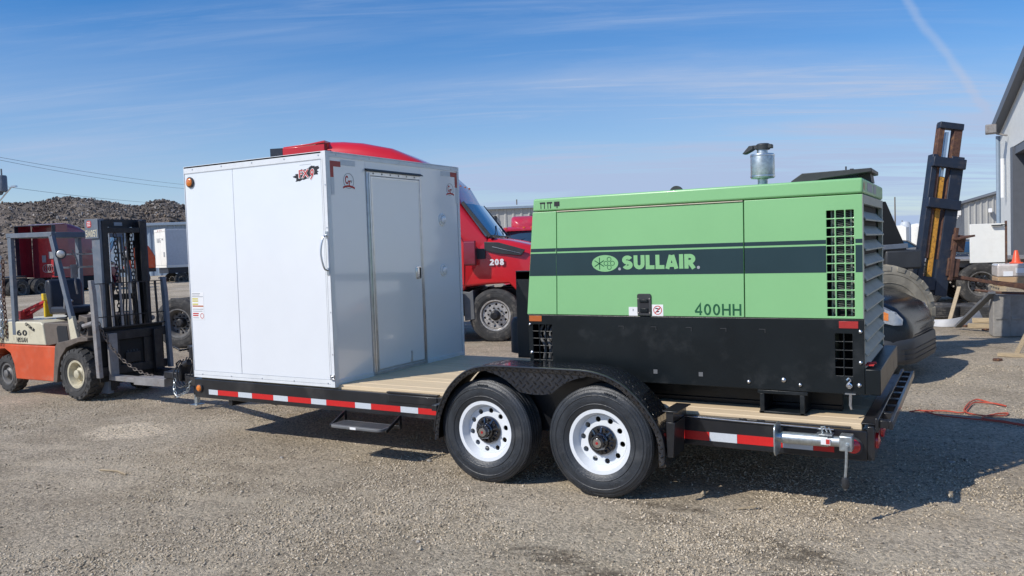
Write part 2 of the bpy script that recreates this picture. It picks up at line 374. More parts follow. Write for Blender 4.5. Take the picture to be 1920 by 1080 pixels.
def text_mesh(name, body, x0, x1, y0, y1, material, plane='y-', org=(0, 0, 0), th=.002, bold=0, shear=0, spacing=1):
    """lettering fitted exactly in the box x0..x1, y0..y1 of the plane"""
    c = bpy.data.curves.new(name, 'FONT'); c.body = body; c.size = 1; c.extrude = .01; c.offset = bold; c.shear = shear; c.space_character = spacing; c.resolution_u = 3
    o = bpy.data.objects.new(name, c); me = bpy.data.meshes.new_from_object(o); bpy.data.objects.remove(o); bpy.data.curves.remove(c)
    a = np.zeros(len(me.vertices)*3); me.vertices.foreach_get('co', a); a = a.reshape(-1, 3)
    lo, hi = a.min(0), a.max(0)
    a[:, 0] = x0+(a[:, 0]-lo[0])/(hi[0]-lo[0])*(x1-x0); a[:, 1] = y0+(a[:, 1]-lo[1])/(hi[1]-lo[1])*(y1-y0); a[:, 2] = (a[:, 2]-lo[2])/(hi[2]-lo[2])*th-th*.2
    me.vertices.foreach_set('co', a.ravel()); to_plane(me, plane, org); me.materials.clear(); me.materials.append(M[material]); me.name = name
    me.polygons.foreach_set('material_index', [0]*len(me.polygons)); return me
def _arc(cx, cy, rx, ry, a0, a1, n=9): return [(cx+rx*math.cos(R_(a0+(a1-a0)*i/n)), cy+ry*math.sin(R_(a0+(a1-a0)*i/n))) for i in range(n+1)]
def glyphs(h):
    '''heavy grotesque letters as strokes in a 1-high cell; h = half stroke width'''
    a, b_ = h, 1-h
    return {'S': (.74, [_arc(.37, .5+(b_-.5)/2, .37-a, (b_-.5)/2, 20, 270, 14)+_arc(.37, a+(.5-a)/2, .37-a, (.5-a)/2, 90, -160, 14)]),
     'U': (.76, [[(a, 1)]+_arc(.38, .38, .38-a, .38-a, 180, 360, 12)+[(.76-a, 1)]]), 'L': (.60, [[(a, 1), (a, a), (.60, a)]]), 'I': (2*h, [[(a, 1), (a, 0)]]),
     'A': (.84, [[(a*.85, 0), (.42-a*.35, 1-a*.3)], [(.84-a*.85, 0), (.42+a*.35, 1-a*.3)], [(.2, .27), (.64, .27)]]),
     'R': (.74, [[(a, 0), (a, 1)], [(a, b_), (.36, b_)]+_arc(.36, (b_+.46)/2, .72-a-.36, (b_-.46)/2, 90, -90, 10)[1:]+[(a, .46)], [(.36, .40), (.62, 0)]]),
     'H': (.74, [[(a, 0), (a, 1)], [(.74-a, 0), (.74-a, 1)], [(a, .5), (.74-a, .5)]]), '0': (.62, [_arc(.31, .5, .31-a, .5-a, 0, 360, 24)]),
     '4': (.66, [[(.50, 0), (.50, 1-a*.4), (a*.6, .30)], [(a*.4, .28), (.66, .28)]]), '6': (.64, [_arc(.32, .32, .32-a, .32-a, 0, 360, 18), _arc(.52, .36, .52-a, .64-a, 180, 100, 8)]),
     '2': (.62, [_arc(.31, .70, .31-a, .30-a, 165, -30, 10)+[(a*.8, a), (.62, a)]]), '8': (.64, [_arc(.32, .27, .32-a, .27-a*.8, 0, 360, 18), _arc(.32, .745, .28-a, .255-a, 0, 360, 18)]),
     '5': (.62, [[(.58, b_), (a*1.2, b_), (a, .56)]+_arc(.30, .33, .32-a, .33-a, 120, -160, 12)]), '1': (.36, [[(.24, 0), (.24, 1), (.0, .80)]]),
     'M': (.86, [[(a, 0), (a, 1), (.43, .25), (.86-a, 1), (.86-a, 0)]]), 'N': (.76, [[(a, 0), (a, 1), (.76-a, 0), (.76-a, 1)]]), ' ': (.3, [])}
def stroke_mesh(name, body, x0, x1, y0, y1, material, plane='y-', org=(0, 0, 0), wt=.24, gap=.10, th=.0014):
    G = glyphs(wt/2); W_ = sum(G[c][0] for c in body)+gap*(len(body)-1); sx = (x1-x0)/W_; sy = y1-y0; b = MB(); X = 0; lift = 0
    for ch in body:
        w_, st = G[ch]
        for line in st:
            lift += 1
            P = [Vector((X+p[0], p[1])) for p in line]; n = len(P); ring = (P[0]-P[-1]).length < 1e-4; L_, R2 = [], []
            for i, p in enumerate(P):
                d0 = (p-P[i-1]) if i else ((P[0]-P[-2]) if ring else P[1]-P[0]); d1 = (P[i+1]-p) if i < n-1 else ((P[1]-P[0]) if ring else p-P[i-1])
                d0, d1 = d0.normalized(), d1.normalized(); t = (d0+d1); t = t.normalized() if t.length > .1 else d1; nr = Vector((-t.y, t.x)); k = min(1/max(.3, nr.dot(Vector((-d1.y, d1.x)))), 2.2)*wt/2
                L_.append(p+nr*k); R2.append(p-nr*k)
            q = [(v.x*sx+x0, v.y*sy+y0) for v in L_]; r = [(v.x*sx+x0, v.y*sy+y0) for v in R2]
            z = th*(.55+.06*(lift % 5))
            vs = [(u, v, z) for u, v in q]+[(u, v, z) for u, v in r]+[(u, v, -th*.3) for u, v in q]+[(u, v, -th*.3) for u, v in r]
            fs = []
            for i in range(n-1): fs += [(i, i+1, n+i+1, n+i), (2*n+i, 2*n+i+1, i+1, i), (n+i, n+i+1, 3*n+i+1, 3*n+i)]
            fs += [(0, n, 3*n, 2*n), (n-1, 2*n-1, 4*n-1, 3*n-1)]
            b.add(vs, fs)
        X += w_+gap
    me = b.mesh(name, material, 0); to_plane(me, plane, org); return me
def rect(x0, y0, x1, y1, r=0, n=3):
    if not r: return [(x0, y0), (x1, y0), (x1, y1), (x0, y1)]
    out = []
    for cx, cy, a in ((x1-r, y0+r, -90), (x1-r, y1-r, 0), (x0+r, y1-r, 90), (x0+r, y0+r, 180)):
        for i in range(n+1): t = R_(a+90*i/n); out.append((cx+r*math.cos(t), cy+r*math.sin(t)))
    return out
def circ(cx, cy, r, n=20, ry=None): return [(cx+r*math.cos(2*PI*i/n), cy+(ry or r)*math.sin(2*PI*i/n)) for i in range(n)]
def smooth_poly(pts, n=4):
    """Catmull-Rom through open polyline"""
    P = [Vector(p) for p in pts]; P = [P[0]*2-P[1]]+P+[P[-1]*2-P[-2]]; out = []
    for i in range(1, len(P)-2):
        for k in range(n):
            t = k/n; a, b, c, d = P[i-1], P[i], P[i+1], P[i+2]
            out.append(tuple(.5*((2*b)+(c-a)*t+(2*a-5*b+4*c-d)*t*t+(3*b-a-3*c+d)*t**3)))
    out.append(tuple(P[-2])); return out
def copy_tree(o, parent=None, **k):
    c = o.copy(); COL.objects.link(c)
    if parent is not None: c.parent = parent
    for ch in list(o.children): copy_tree(ch, c)
    return c
def ringsec(x, hw, zb, zt, r=.12, tw=1.0, n=4):
    """rounded section across the x axis; tw = top width factor"""
    out = []
    for cy, cz, a0 in ((hw*tw-r, zt-r, 0), (-(hw*tw-r), zt-r, 90)):
        for i in range(n+1): t = R_(a0+90*i/n); out.append((x, cy+r*math.cos(t), cz+r*math.sin(t)))
    rb = min(r, .06)
    for cy, cz, a0 in ((-(hw-rb), zb+rb, 180), (hw-rb, zb+rb, 270)):
        for i in range(n+1): t = R_(a0+90*i/n); out.append((x, cy+rb*math.cos(t), cz+rb*math.sin(t)))
    return out

# ------------------------------------------------------------ wheels (thing > wheel > rim, ...)
_W = {}
def tyre_mesh(key, R, wd, rr, material, grooves=4, lugs=0, seg=72, side=.02):
    k = ('t', key)
    if k in _W: return _W[k]
    b = MB(); h = wd/2; sw = R-rr; tw = h*.80
    p = [(rr-.004, -h*.72), (rr+.012, -h*.80), (rr+sw*.22, -h*.95), (rr+sw*.5, -h), (rr+sw*.78, -h*.955), (R-.028, -h*.885), (R-.010, -tw-.004)]
    if grooves:
        gw = tw*2/(grooves*6+grooves+1)
        y = -tw
        step = 2*tw/(grooves+1)
        p.append((R-.003, -tw))
        for g in range(grooves):
            yc = -tw+step*(g+1); p += [(R, yc-.009), (R-.010, yc-.007), (R-.010, yc+.007), (R, yc+.009)]
        p.append((R-.003, tw))
    else: p += [(R-.002, -tw), (R, 0), (R-.002, tw)]
    p += [(R-.010, tw+.004), (R-.028, h*.885), (rr+sw*.78, h*.955), (rr+sw*.5, h), (rr+sw*.22, h*.95), (rr+.012, h*.80), (rr-.004, h*.72)]
    b.lathe(p, seg=seg, closed=True)
    # raised bands and small moulded marks on the sidewalls
    for sgn in (-1, 1):
        for q in (.30, .66): b.lathe([(rr+sw*q-.004, sgn*h*.985), (rr+sw*q, sgn*(h*1.012)), (rr+sw*q+.004, sgn*h*.985)], seg=seg, closed=True)
    if grooves:      # raised moulding blocks in arcs on the sidewall
        for a0, n_, q in ((.6, 13, .48), (2.4, 9, .50), (3.9, 15, .48), (5.4, 7, .50), (1.6, 6, .80), (4.7, 6, .80)):
            for i in range(n_):
                t = a0+i*.045; c, s_ = math.cos(t), math.sin(t); q1 = q-.055+.02*((i*7) % 3); q2 = q+.055-.02*((i*5) % 2)
                for sgn in (-1, 1): b.bar((c*(rr+sw*q1), sgn*h*.993, s_*(rr+sw*q1)), (c*(rr+sw*q2), sgn*h*.993, s_*(rr+sw*q2)), .006+.003*(i % 2), .0045, up=(0, 1, 0))
    if grooves:      # shoulder sipes
        for i in range(seg*2):
            t = 2*PI*i/(seg*2); c, s_ = math.cos(t), math.sin(t)
            for sgn in (-1, 1):
                b.bar((c*(R-.024), sgn*(tw+.004), s_*(R-.024)), (c*(R+.001), sgn*(tw-.016), s_*(R+.001)), .009, .016, up=(0, 1, 0))
    for i in range(lugs):
        for sgn in (-1, 1):
            t = 2*PI*(i+(.5 if sgn > 0 else 0))/lugs; dt = 2*PI/lugs*.28; sk = 2*PI/lugs*.42; vs = []
            for rad in (R-.03, R+.018):
                for yy, off in ((0, sk), (h*.93, 0)):
                    for e in (-1, 1):
                        a = t+off+e*dt; vs.append((math.cos(a)*(rad-(.02 if yy else 0)), sgn*yy, math.sin(a)*(rad-(.02 if yy else 0))))
            b.add(vs, [(0, 1, 3, 2), (4, 5, 7, 6), (0, 1, 5, 4), (2, 3, 7, 6), (0, 2, 6, 4), (1, 3, 7, 5)])
            # shoulder face of each lug running down the sidewall
            a0, a1 = t-dt, t+dt
            b.add([(math.cos(a)*r_, sgn*y_, math.sin(a)*r_) for r_, y_ in ((R-.004, h*.93), (R-.07, h*.99)) for a in (a0, a1)]+
                  [(math.cos(a)*r_, sgn*y_, math.sin(a)*r_) for r_, y_ in ((R-.004, h*.80), (R-.07, h*.90)) for a in (a0, a1)],
                  [(0, 1, 3, 2), (4, 5, 7, 6), (0, 1, 5, 4), (2, 3, 7, 6), (0, 2, 6, 4), (1, 3, 7, 5)])
    _W[k] = b.mesh('wheel', material, 30); return _W[k]
def rim_mesh(key, rr, wd, material, disc, holes, hr, hpos, lip=.012, ccap=0):
    """face towards -y; disc = y of the disc"""
    k = ('r', key)
    if k in _W: return _W[k]
    h = wd/2*.80; b = MB()
    b.lathe([(rr+lip, -h-.004), (rr+lip, -h+.010), (rr, -h+.012), (rr-.012, -h+.03), (rr-.03, -h+.07), (rr-.035, h), (rr-.047, h), (rr-.047, -h+.075),
             (rr-.026, -h+.03), (rr-.014, -h-.002)], seg=64, closed=True)
    me = b.mesh('rim', material, 35)
    hl = [circ(hpos*math.cos(2*PI*(i+.5)/holes), hpos*math.sin(2*PI*(i+.5)/holes), hr, 16) for i in range(holes)]
    pl = plate_mesh('rim', circ(0, 0, rr-.040, 64), hl, .012, material, 'y-', (0, disc, 0), bev=.002)
    bm = bmesh.new(); bm.from_mesh(me); bm.from_mesh(pl); bm.to_mesh(me); bm.free()
    me.polygons.foreach_set('use_smooth', [True]*len(me.polygons)); me.set_sharp_from_angle(angle=R_(35))
    _W[k] = me; return me
def wheel(parent, key, loc, R, wd, rr, tm='tyre', rm='rim', grooves=4, lugs=0, disc=-.02, holes=10, hr=.017, hpos=.115, flip=False, hub='trailer', spin=0, steer=0, seg=72):
    o = mobj('wheel', tyre_mesh(key, R, wd, rr, tm, grooves, lugs, seg), parent)
    o.location = loc; o.rotation_euler = (0, spin, (PI if flip else 0)+steer)
    mobj('rim', rim_mesh(key, rr, wd, rm, disc, holes, hr, hpos), o)
    k = ('h', key)
    if k not in _W:
        b = MB(); c = MB()
        if hub == 'trailer':
            b.lathe([(.108, disc-.001), (.108, disc-.014), (.098, disc-.022), (.062, disc-.024), (.060, disc-.050), (.052, disc-.058), (.050, disc-.092), (.046, disc-.098), (.040, disc-.098)], seg=32)
            for i in range(8):
                a = 2*PI*i/8; b.cyl((math.cos(a)*.080, disc-.016, math.sin(a)*.080), (math.cos(a)*.080, disc-.044, math.sin(a)*.080), .0125, .011, 6)
                b.bar((math.cos(a+.39)*.060, disc-.030, math.sin(a+.39)*.060), (math.cos(a+.39)*.096, disc-.018, math.sin(a+.39)*.096), .012, .018, up=(0, 1, 0))
            c.lathe([(.034, disc-.096), (.032, disc-.103), (.012, disc-.104)], seg=20); c.lathe([(.012, disc-.102), (.010, disc-.107)], seg=12, m=1)
            _W[k] = (b.mesh('hub', 'hub', 30), c.mesh('hub_cap', ['chrome', 'rrefl'], 30))
        elif hub == 'truck':
            b.lathe([(.10, disc), (.10, disc-.03), (.085, disc-.06), (.085, disc-.11), (.06, disc-.13)], seg=24)
            for i in range(10):
                a = 2*PI*i/10; b.cyl((math.cos(a)*.143, disc, math.sin(a)*.143), (math.cos(a)*.143, disc-.045, math.sin(a)*.143), .019, .015, 6)
            _W[k] = (b.mesh('hub', 'greasy', 30), None)
        else:
            b.lathe([(.09, disc), (.085, disc-.05), (.055, disc-.07), (.055, disc-.10), (.03, disc-.11)], seg=20)
            for i in range(6):
                a = 2*PI*i/6; b.cyl((math.cos(a)*.10, disc, math.sin(a)*.10), (math.cos(a)*.10, disc-.035, math.sin(a)*.10), .016, .013, 6)
            _W[k] = (b.mesh('hub', rm, 30), None)
    mobj('hub', _W[k][0], o)
    if _W[k][1]: mobj('hub_cap', _W[k][1], o)
    return o
# ------------------------------------------------------------ ground
def fbm(x, y, s, o=3): return mnoise.fractal(Vector((x*s, y*s, 3.7)), 1.0, 2.0, o)
def sstep(a, b, x): t = min(1, max(0, (x-a)/(b-a))); return t*t*(3-2*t)
def ground_z(x, y):
    d = math.hypot(x-2.8, y+5.4)
    near = 1-sstep(14, 30, d)
    z = (fbm(x, y, .35)*.010+fbm(x+9, y, 1.7)*.006+fbm(x, y+5, 6)*.0045)*near
    z += .35*sstep(22, 48, d)*sstep(-10, -26, x)
    return z-.004
def ground():
    n = 330; t = np.linspace(-1, 1, n); k = 8.2
    ax = np.sinh(t*k)/np.sinh(k)*2400
    # finer near the trailer
    xs = ax-1.0+t*7; ys = ax+0.5+t*7
    vs = [(x, y, ground_z(x, y)) for y in ys for x in xs]
    idx = np.arange(n*n).reshape(n, n)
    f = np.stack([idx[:-1, :-1], idx[:-1, 1:], idx[1:, 1:], idx[1:, :-1]], -1).reshape(-1, 4)
    me = bpy.data.meshes.new('ground'); me.from_pydata(vs, [], f.tolist())
    m = bpy.data.materials.new('gravel_yard'); m.use_nodes = True; q = NT(m.node_tree); b = m.node_tree.nodes['Principled BSDF']
    P = q.n('ShaderNodeTexCoord').outputs['Object']
    base = q.mix(q.ramp(q.noise(P, .55, 6, .6), .36, .66), (.49, .405, .292), (.70, .60, .455))
    st = q.noise(q.mapping(q.mapping(P, (1, 1, 1), (0, 0, -.12)), (.28, 2.1, 1)), 1.3, 7, .68)
    base = q.mix(q.m('MULTIPLY', q.ramp(st, .50, .70), .55), base, (.76, .64, .46)); base = q.mix(q.m('MULTIPLY', q.ramp(st, .46, .30), .35), base, (.33, .27, .19))
    base = q.mix(q.m('MULTIPLY', q.ramp(q.noise(q.mapping(P, (1, 1, 1), (0, 0, .5), (4, 2, 0)), 1.9, 6, .66), .52, .72), .45), base, (.64, .53, .38))
    # damp dark spots right of centre, pale scraped patch at left
    def blob(cx, cy, rx, ry, soft=.35, rz=0):
        v = q.mapping(q.mapping(P, (1, 1, 1), (0, 0, 0), (-cx, -cy, 0)), (1/rx, 1/ry, 0), (0, 0, rz)); g = q.n('ShaderNodeVectorMath', operation='LENGTH')
        nz = q.n('ShaderNodeTexNoise'); nz.inputs['Scale'].default_value = 3; nz.inputs['Detail'].default_value = 5; q.link(P, nz.inputs['Vector'])
        ad = q.n('ShaderNodeVectorMath', operation='MULTIPLY_ADD'); q.link(nz.outputs['Color'], ad.inputs[0]); ad.inputs[1].default_value = (.9, .9, 0); q.link(v, ad.inputs[2])
        sb = q.n('ShaderNodeVectorMath', operation='SUBTRACT'); q.link(ad.outputs[0], sb.inputs[0]); sb.inputs[1].default_value = (.45, .45, 0)
        q.link(sb.outputs[0], g.inputs[0]); return q.m('SUBTRACT', 1, q.ramp(g.outputs['Value'], 1-soft, 1+soft))
    base = q.mix(q.m('MULTIPLY', blob(-5.1, -.08, .50, .38, .22), 1.0), base, (.92, .78, .58))
    wet = q.m('MAXIMUM', blob(1.75, -.75, .42, .16), q.m('MAXIMUM', blob(.95, -.50, .30, .10), q.m('MAXIMUM', blob(.95, -1.75, .34, .22), blob(1.0, -.25, .25, .06))))
    wet = q.m('MAXIMUM', wet, q.m('MAXIMUM', blob(1.02, -1.55, .30, .16), q.m('MAXIMUM', blob(.62, -1.35, .28, .12), q.m('MAXIMUM', blob(2.05, -1.3, .34, .30), blob(1.75, -1.75, .30, .12)))))
    wn = q.ramp(q.noise(P, 9, 6, .7), .36, .60)
    wet = q.m('MULTIPLY', wet, q.m('MULTIPLY', wn, .8))
    stn = q.m('MULTIPLY', q.ramp(q.noise(q.mapping(P, (1, 1, 1), (0, 0, 0), (11, 5, 0)), 1.1, 7, .7), .58, .74), .35)
    base = q.mix(q.m('MAXIMUM', wet, stn), base, (.15, .115, .075))
    # grit: voronoi cells of varying tone, with dark gaps
    vo = q.n('ShaderNodeTexVoronoi'); vo.inputs['Scale'].default_value = 58; q.link(P, vo.inputs['Vector'])
    sv = q.n('ShaderNodeSeparateColor'); q.link(vo.outputs['Color'], sv.inputs[0])
    grit = q.mix(sv.outputs[0], (.55, .54, .53), (1.45, 1.42, 1.38))
    base = q.mix(.85, base, grit, 'MULTIPLY')
    vo2 = q.n('ShaderNodeTexVoronoi'); vo2.inputs['Scale'].default_value = 190; q.link(P, vo2.inputs['Vector'])
    fine = q.ramp(vo2.outputs['Distance'], .1, .75)
    base = q.mix(q.m('MULTIPLY', fine, .30), base, (.14, .12, .095))
    q.link(base, b.inputs['Base Color']); b.inputs['Roughness'].default_value = .93; b.inputs['Specular IOR Level'].default_value = .25
    sx_ = q.n('ShaderNodeSeparateXYZ'); wv = q.n('ShaderNodeVectorMath', operation='ADD'); q.link(q.mapping(P, (1, 1, 1), (0, 0, -.16)), wv.inputs[0]); wv.inputs[1].default_value = (0, 0, 0); q.link(wv.outputs[0], sx_.inputs[0])
    wobb = q.m('MULTIPLY', q.m('SUBTRACT', q.noise(q.mapping(P, (.4, .4, 1)), 1.0, 3), .5), .5)
    yy_ = q.m('ADD', sx_.outputs[1], wobb)
    rut = None
    for yc in (-.55, -1.0, -2.25, -.05):
        r1 = q.m('SUBTRACT', 1, q.ramp(q.m('ABSOLUTE', q.m('SUBTRACT', yy_, yc)), .05, .16)); rut = r1 if rut is None else q.m('MAXIMUM', rut, r1)
    rut = q.m('MULTIPLY', rut, q.ramp(q.noise(P, 1.7, 4), .42, .60))
    base = q.mix(q.m('MULTIPLY', rut, .40), base, (.74, .62, .45)); q.link(base, b.inputs['Base Color'])
    h = q.m('ADD', q.m('MULTIPLY', q.m('SUBTRACT', 1, vo.outputs['Distance']), .55), q.m('MULTIPLY', q.noise(P, 21, 7, .72), 1.3))
    h = q.m('ADD', h, q.m('MULTIPLY', q.noise(P, 6, 5, .7), 1.6))
    h = q.m('ADD', h, q.m('MULTIPLY', fine, -.35))
    bp = q.n('ShaderNodeBump'); bp.inputs['Strength'].default_value = .9; bp.inputs['Distance'].default_value = .022; q.link(h, bp.inputs['Height']); q.link(bp.outputs[0], b.inputs['Normal'])
    me.materials.append(m); me.polygons.foreach_set('use_smooth', [True]*len(me.polygons)); me.update()
    o = bpy.data.objects.new('ground', me); link(o); tag(o, kind='structure')
ground()

def pebbles():
    """loose gravel: far more than anyone could count"""
    base = np.array([(1, 0, 0), (-1, 0, 0), (0, 1, 0), (0, -1, 0), (0, 0, 1), (0, 0, -1)], float)
    bf = np.array([(0, 2, 4), (2, 1, 4), (1, 3, 4), (3, 0, 4), (2, 0, 5), (1, 2, 5), (3, 1, 5), (0, 3, 5)])
    N = 250000
    d = 3.4+9.0*rng.random(N)**1.7; a = R_(90+29.95)+R_(74)*(rng.random(N)-.5)
    x = CAMP.x+np.cos(a)*d; y = CAMP.y+np.sin(a)*d
    dens = np.array([fbm(i, j, .8, 3) for i, j in zip(x, y)])
    keep = rng.random(N) < np.clip(.48+dens*2.0, .10, 1); x, y = x[keep], y[keep]; N = len(x)
    s = .0038+.0075*rng.random(N)**2.6; big = rng.random(N) < .004; s[big] *= 1.9
    sc = np.stack([s*(.7+.7*rng.random(N)), s*(.7+.7*rng.random(N)), s*(.45+.4*rng.random(N))], 1)
    th = rng.random(N)*6.283; c, sn = np.cos(th), np.sin(th)
    z = np.array([ground_z(i, j) for i, j in zip(x, y)])
    V = base[None]*sc[:, None]*(.75+.5*rng.random((N, 6, 1)))
    tl = (rng.random((N, 1))-.5)*.9
    X = V[..., 0]*c[:, None]-V[..., 1]*sn[:, None]; Y = V[..., 0]*sn[:, None]+V[..., 1]*c[:, None]; Z = V[..., 2]+X*tl
    V = np.stack([X+x[:, None], Y+y[:, None], Z+(z+sc[:, 2]*.35)[:, None]], -1).reshape(-1, 3)
    F = (bf[None]+(np.arange(N)*6)[:, None, None]).reshape(-1, 3)
    me = bpy.data.meshes.new('loose_gravel'); me.vertices.add(len(V)); me.vertices.foreach_set('co', V.ravel())
    me.loops.add(len(F)*3); me.loops.foreach_set('vertex_index', F.ravel().astype(np.int32)); me.polygons.add(len(F))
    me.polygons.foreach_set('loop_start', np.arange(0, len(F)*3, 3, dtype=np.int32)); me.update(calc_edges=True)
    m = bpy.data.materials.new('gravel_stones'); m.use_nodes = True; q = NT(m.node_tree); b = m.node_tree.nodes['Principled BSDF']
    g = q.n('ShaderNodeNewGeometry').outputs['Random Per Island']
    cr = q.n('ShaderNodeValToRGB'); q.link(g, cr.inputs[0]); e = cr.color_ramp.elements
    e[0].color = (.13, .11, .085, 1); e[1].color = (.69, .59, .45, 1); e.new(.3).color = (.45, .365, .25, 1); e.new(.6).color = (.50, .42, .31, 1); e.new(.85).color = (.60, .51, .38, 1)
    q.link(cr.outputs[0], b.inputs['Base Color']); b.inputs['Roughness'].default_value = .9
    me.materials.append(m); o = bpy.data.objects.new('loose_gravel', me); link(o); tag(o, 'loose grey and tan gravel scattered over the yard', 'gravel', kind='stuff')
pebbles()

# ------------------------------------------------------------ equipment trailer
TH = .0058
DK = .605                        # deck top
T = thing('equipment_trailer', 'black twin-axle flat-deck equipment trailer with pine deck carrying the white box and the green compressor', 'trailer', ry=TH)
X0, X1, WD = -4.1, 2.235, 2.10
for y0, y1 in ((0, .06), (WD-.06, WD)):
    b = MB(); b.box((X0, y0, .377), (X1-.04, y1, .569)); b.obj('side_beam', 'black', T, .006)
b = MB()
for x in np.arange(X0+.3, X1-.2, .61): b.box((x, .06, .46), (x+.05, WD-.06, .560))
b.box((-4.1, .06, .38), (-4.04, WD-.06, .565)); b.obj('cross_member', 'black', T)
b = MB(); b.box((X1-.04, 0, .385), (X1, WD, .600)); b.obj('rear_beam', 'black', T, .004)
# deck: pine planks running fore and aft
yy = .045; pk = []
npl = 14; pw = (WD-.09)/npl
for i in range(npl):
    k = ('plank', i % 3)
    if k not in _W:
        q = MB(); q.box((X0+.05, 0, .562), (X1-.075, pw-.0045, DK)); _W[k] = q.mesh('plank', 'pine', 0)
    o = mobj('plank', _W[k], T, .003, seg=1); o.location = (0.0, yy+i*pw+.003, [0, .0015, -.0012][i % 3])
# rub-rail detail along the near beam
b = MB(); b.box((.98, -.004, .575), (2.10, .034, .588)); b.box((-1.62, -.004, .572), (-1.08, .034, .588)); b.obj('rail_cap', 'black', T, .003)
b = MB()
b.tube([(1.0, -.010, .579), (1.45, -.012, .572), (2.0, -.012, .566)], .0045, 6); b.obj('cable', 'alu', T)
b = MB()
for x in (.985, 1.40, 1.52): b.box((x, -.010, .562), (x+.05, -.003, .594))
b.obj('cable_clip', 'black', T, .002)
b = MB(); b.box((-1.60, -.008, .50), (-1.09, -.001, .566)); b.obj('stake_pocket', 'black', T, .004)
# conspicuity tape
seg = [(-3.89, -3.757, 0), (-3.757, -3.466, 1), (-3.466, -3.275, 0), (-3.275, -2.988, 1), (-2.988, -2.798, 0), (-2.798, -2.505, 1), (-2.505, -2.319, 0), (-2.319, -1.98, 1), (-1.98, -1.798, 0), (-1.798, -1.475, 1), (-1.475, -1.288, 0), (-1.288, -1.102, 1)]
for x0, x1, r in seg:
    b = MB(); b.box((x0+.001, -.0025, .418), (x1-.001, .002, .468)); b.obj('reflective_tape', 'retro' if r else 'retw', T)
for x0, x1, r in ((.971, 1.195, 1), (1.195, 1.384, 0), (1.384, 1.683, 1), (1.683, 1.873, 0), (1.873, 2.001, 1)):
    b = MB(); b.box((x0+.001, -.0025, .418), (x1-.001, .002, .478)); b.obj('reflective_tape', 'retro' if r else 'retw', T)
def marker(x, z, r, m, parent, plane='y', y=0):
    b = MB(); b.lathe([(r*1.25, 0), (r*1.25, -.012), (r*1.0, -.014)], (x, y, z), 'y', 24)
    o = b.obj('lamp_ring', 'plast', parent)
    b = MB(); b.lathe([(r, -.008), (r*.96, -.020), (r*.7, -.028), (0.0001, -.031)], (x, y, z), 'y', 24); b.obj('lamp', m, parent)
marker(-4.018, .475, .034, 'amber', T); marker(2.115, .470, .046, 'lred', T)
# tread-plate fenders
FO = [(-.912, .30), (-.905, .40), (-.872, .530), (-.785, .695), (-.675, .810), (-.555, .880), (-.40, .912), (-.20, .916), (0, .916), (.20, .916), (.40, .913), (.52, .895), (.61, .865), (.71, .810), (.83, .700), (.93, .56), (.97, .44), (.975, .28)]
def fender(parent, y_out, y_in):
    P = smooth_poly([Vector((x, z)) for x, z in FO], 4); n = len(P)
    s = -1 if y_out < y_in else 1
    prof = [(y_out, -.040), (y_out, -.006), (y_out-s*.006, 0), (y_in, 0)]
    vs, uv, fs = [], [], []; acc = 0
    for i, p in enumerate(P):
        p = Vector(p)
        if i: acc += (p-Vector(P[i-1])).length
        d = (Vector(P[min(i+1, n-1)])-Vector(P[max(i-1, 0)])).normalized(); nr = Vector((-d.y, d.x)); w_ = 0
        for k, (y, h) in enumerate(prof):
            if k: w_ += math.hypot(prof[k][0]-prof[k-1][0], prof[k][1]-prof[k-1][1])
            q = p+nr*h; vs.append((q.x, y, q.y)); uv.append((acc, w_))
    m_ = len(prof)
    for i in range(n-1):
        for k in range(m_-1): fs.append((i*m_+k, i*m_+k+1, (i+1)*m_+k+1, (i+1)*m_+k))
    b = MB(); b.add(vs, fs); b.uv = uv
    me = b.mesh('fender', 'diamond', 40); o = mobj('fender', me, parent); sm = o.modifiers.new('thick', 'SOLIDIFY'); sm.thickness = .004; sm.offset = -1; me.materials.append(mat('fender_underside', (.008, .008, .008), .8, spec=.1)); sm.material_offset = 1; sm.material_offset_rim = 0
    # bright rolled edge
    e = MB(); e.tube([(p[0], y_out, p[1]-.004) for p in P[3:-2]], .0075, 6); e.obj('rolled_edge', 'black', o)
    # gusset between the wheels
    g = [(-.46, .900)]
    for i in range(25):
        x = -.40+.8*i/24; dx = x+.476 if x < 0 else .476-x
        z = .395+math.sqrt(max(0, .475**2-dx*dx)); g.append((x, max(z, .735-.02*math.cos(x*9))))
    g += [(.46, .900)]
    b = MB(); b.prism(g, 'y', y_out+(.004 if s < 0 else -.004), y_out+(.009 if s < 0 else -.009)); b.uv = [(v[0], v[2]) for v in b.v]
    mobj('fender_gusset', b.mesh('fender_gusset', 'diamond', 0), o)
    return o
fender(T, -.305, -.004); fender(T, WD+.305, WD+.004)
b = MB()
for ya, yb in ((-.012, -.006), (WD+.006, WD+.012)):
    poly = [(p[0]*.985, p[1]-.008) for p in FO[1:-1]]
    b.prism(poly, 'y', ya, yb)
b.obj('wheel_well_panel', 'black', T)
b = MB(); b.box((.985, -.285, .590), (1.035, -.002, .660)); b.prism([(.985, .35), (1.03, .35), (1.045, .589), (.985, .589)], 'y', -.285, -.06); b.box((.965, -.30, .660), (1.07, -.002, .668)); b.obj('fender_bracket', 'black', T, .003)
b = MB(); b.box((-.955, -.27, .52), (-.905, -.002, .565)); b.obj('fender_bracket', 'black', T, .003)
TR, TWD = .395, .235
for x in (-.476, .476):
    for y, fl in ((-.268+TWD/2, False), (WD+.268-TWD/2, True)):
        wheel(T, 'trl', (x, y, TR+x*TH), TR, TWD, .222, disc=-.036, hpos=.152, holes=10, hr=.0200, flip=fl, spin=.15 if x < 0 else .42, seg=96)
for x in (-.476, .476):
    b = MB(); b.cyl((x, -.05, .37), (x, WD+.05, .37), .038, seg=12); b.obj('axle', 'black', T)
b = MB()
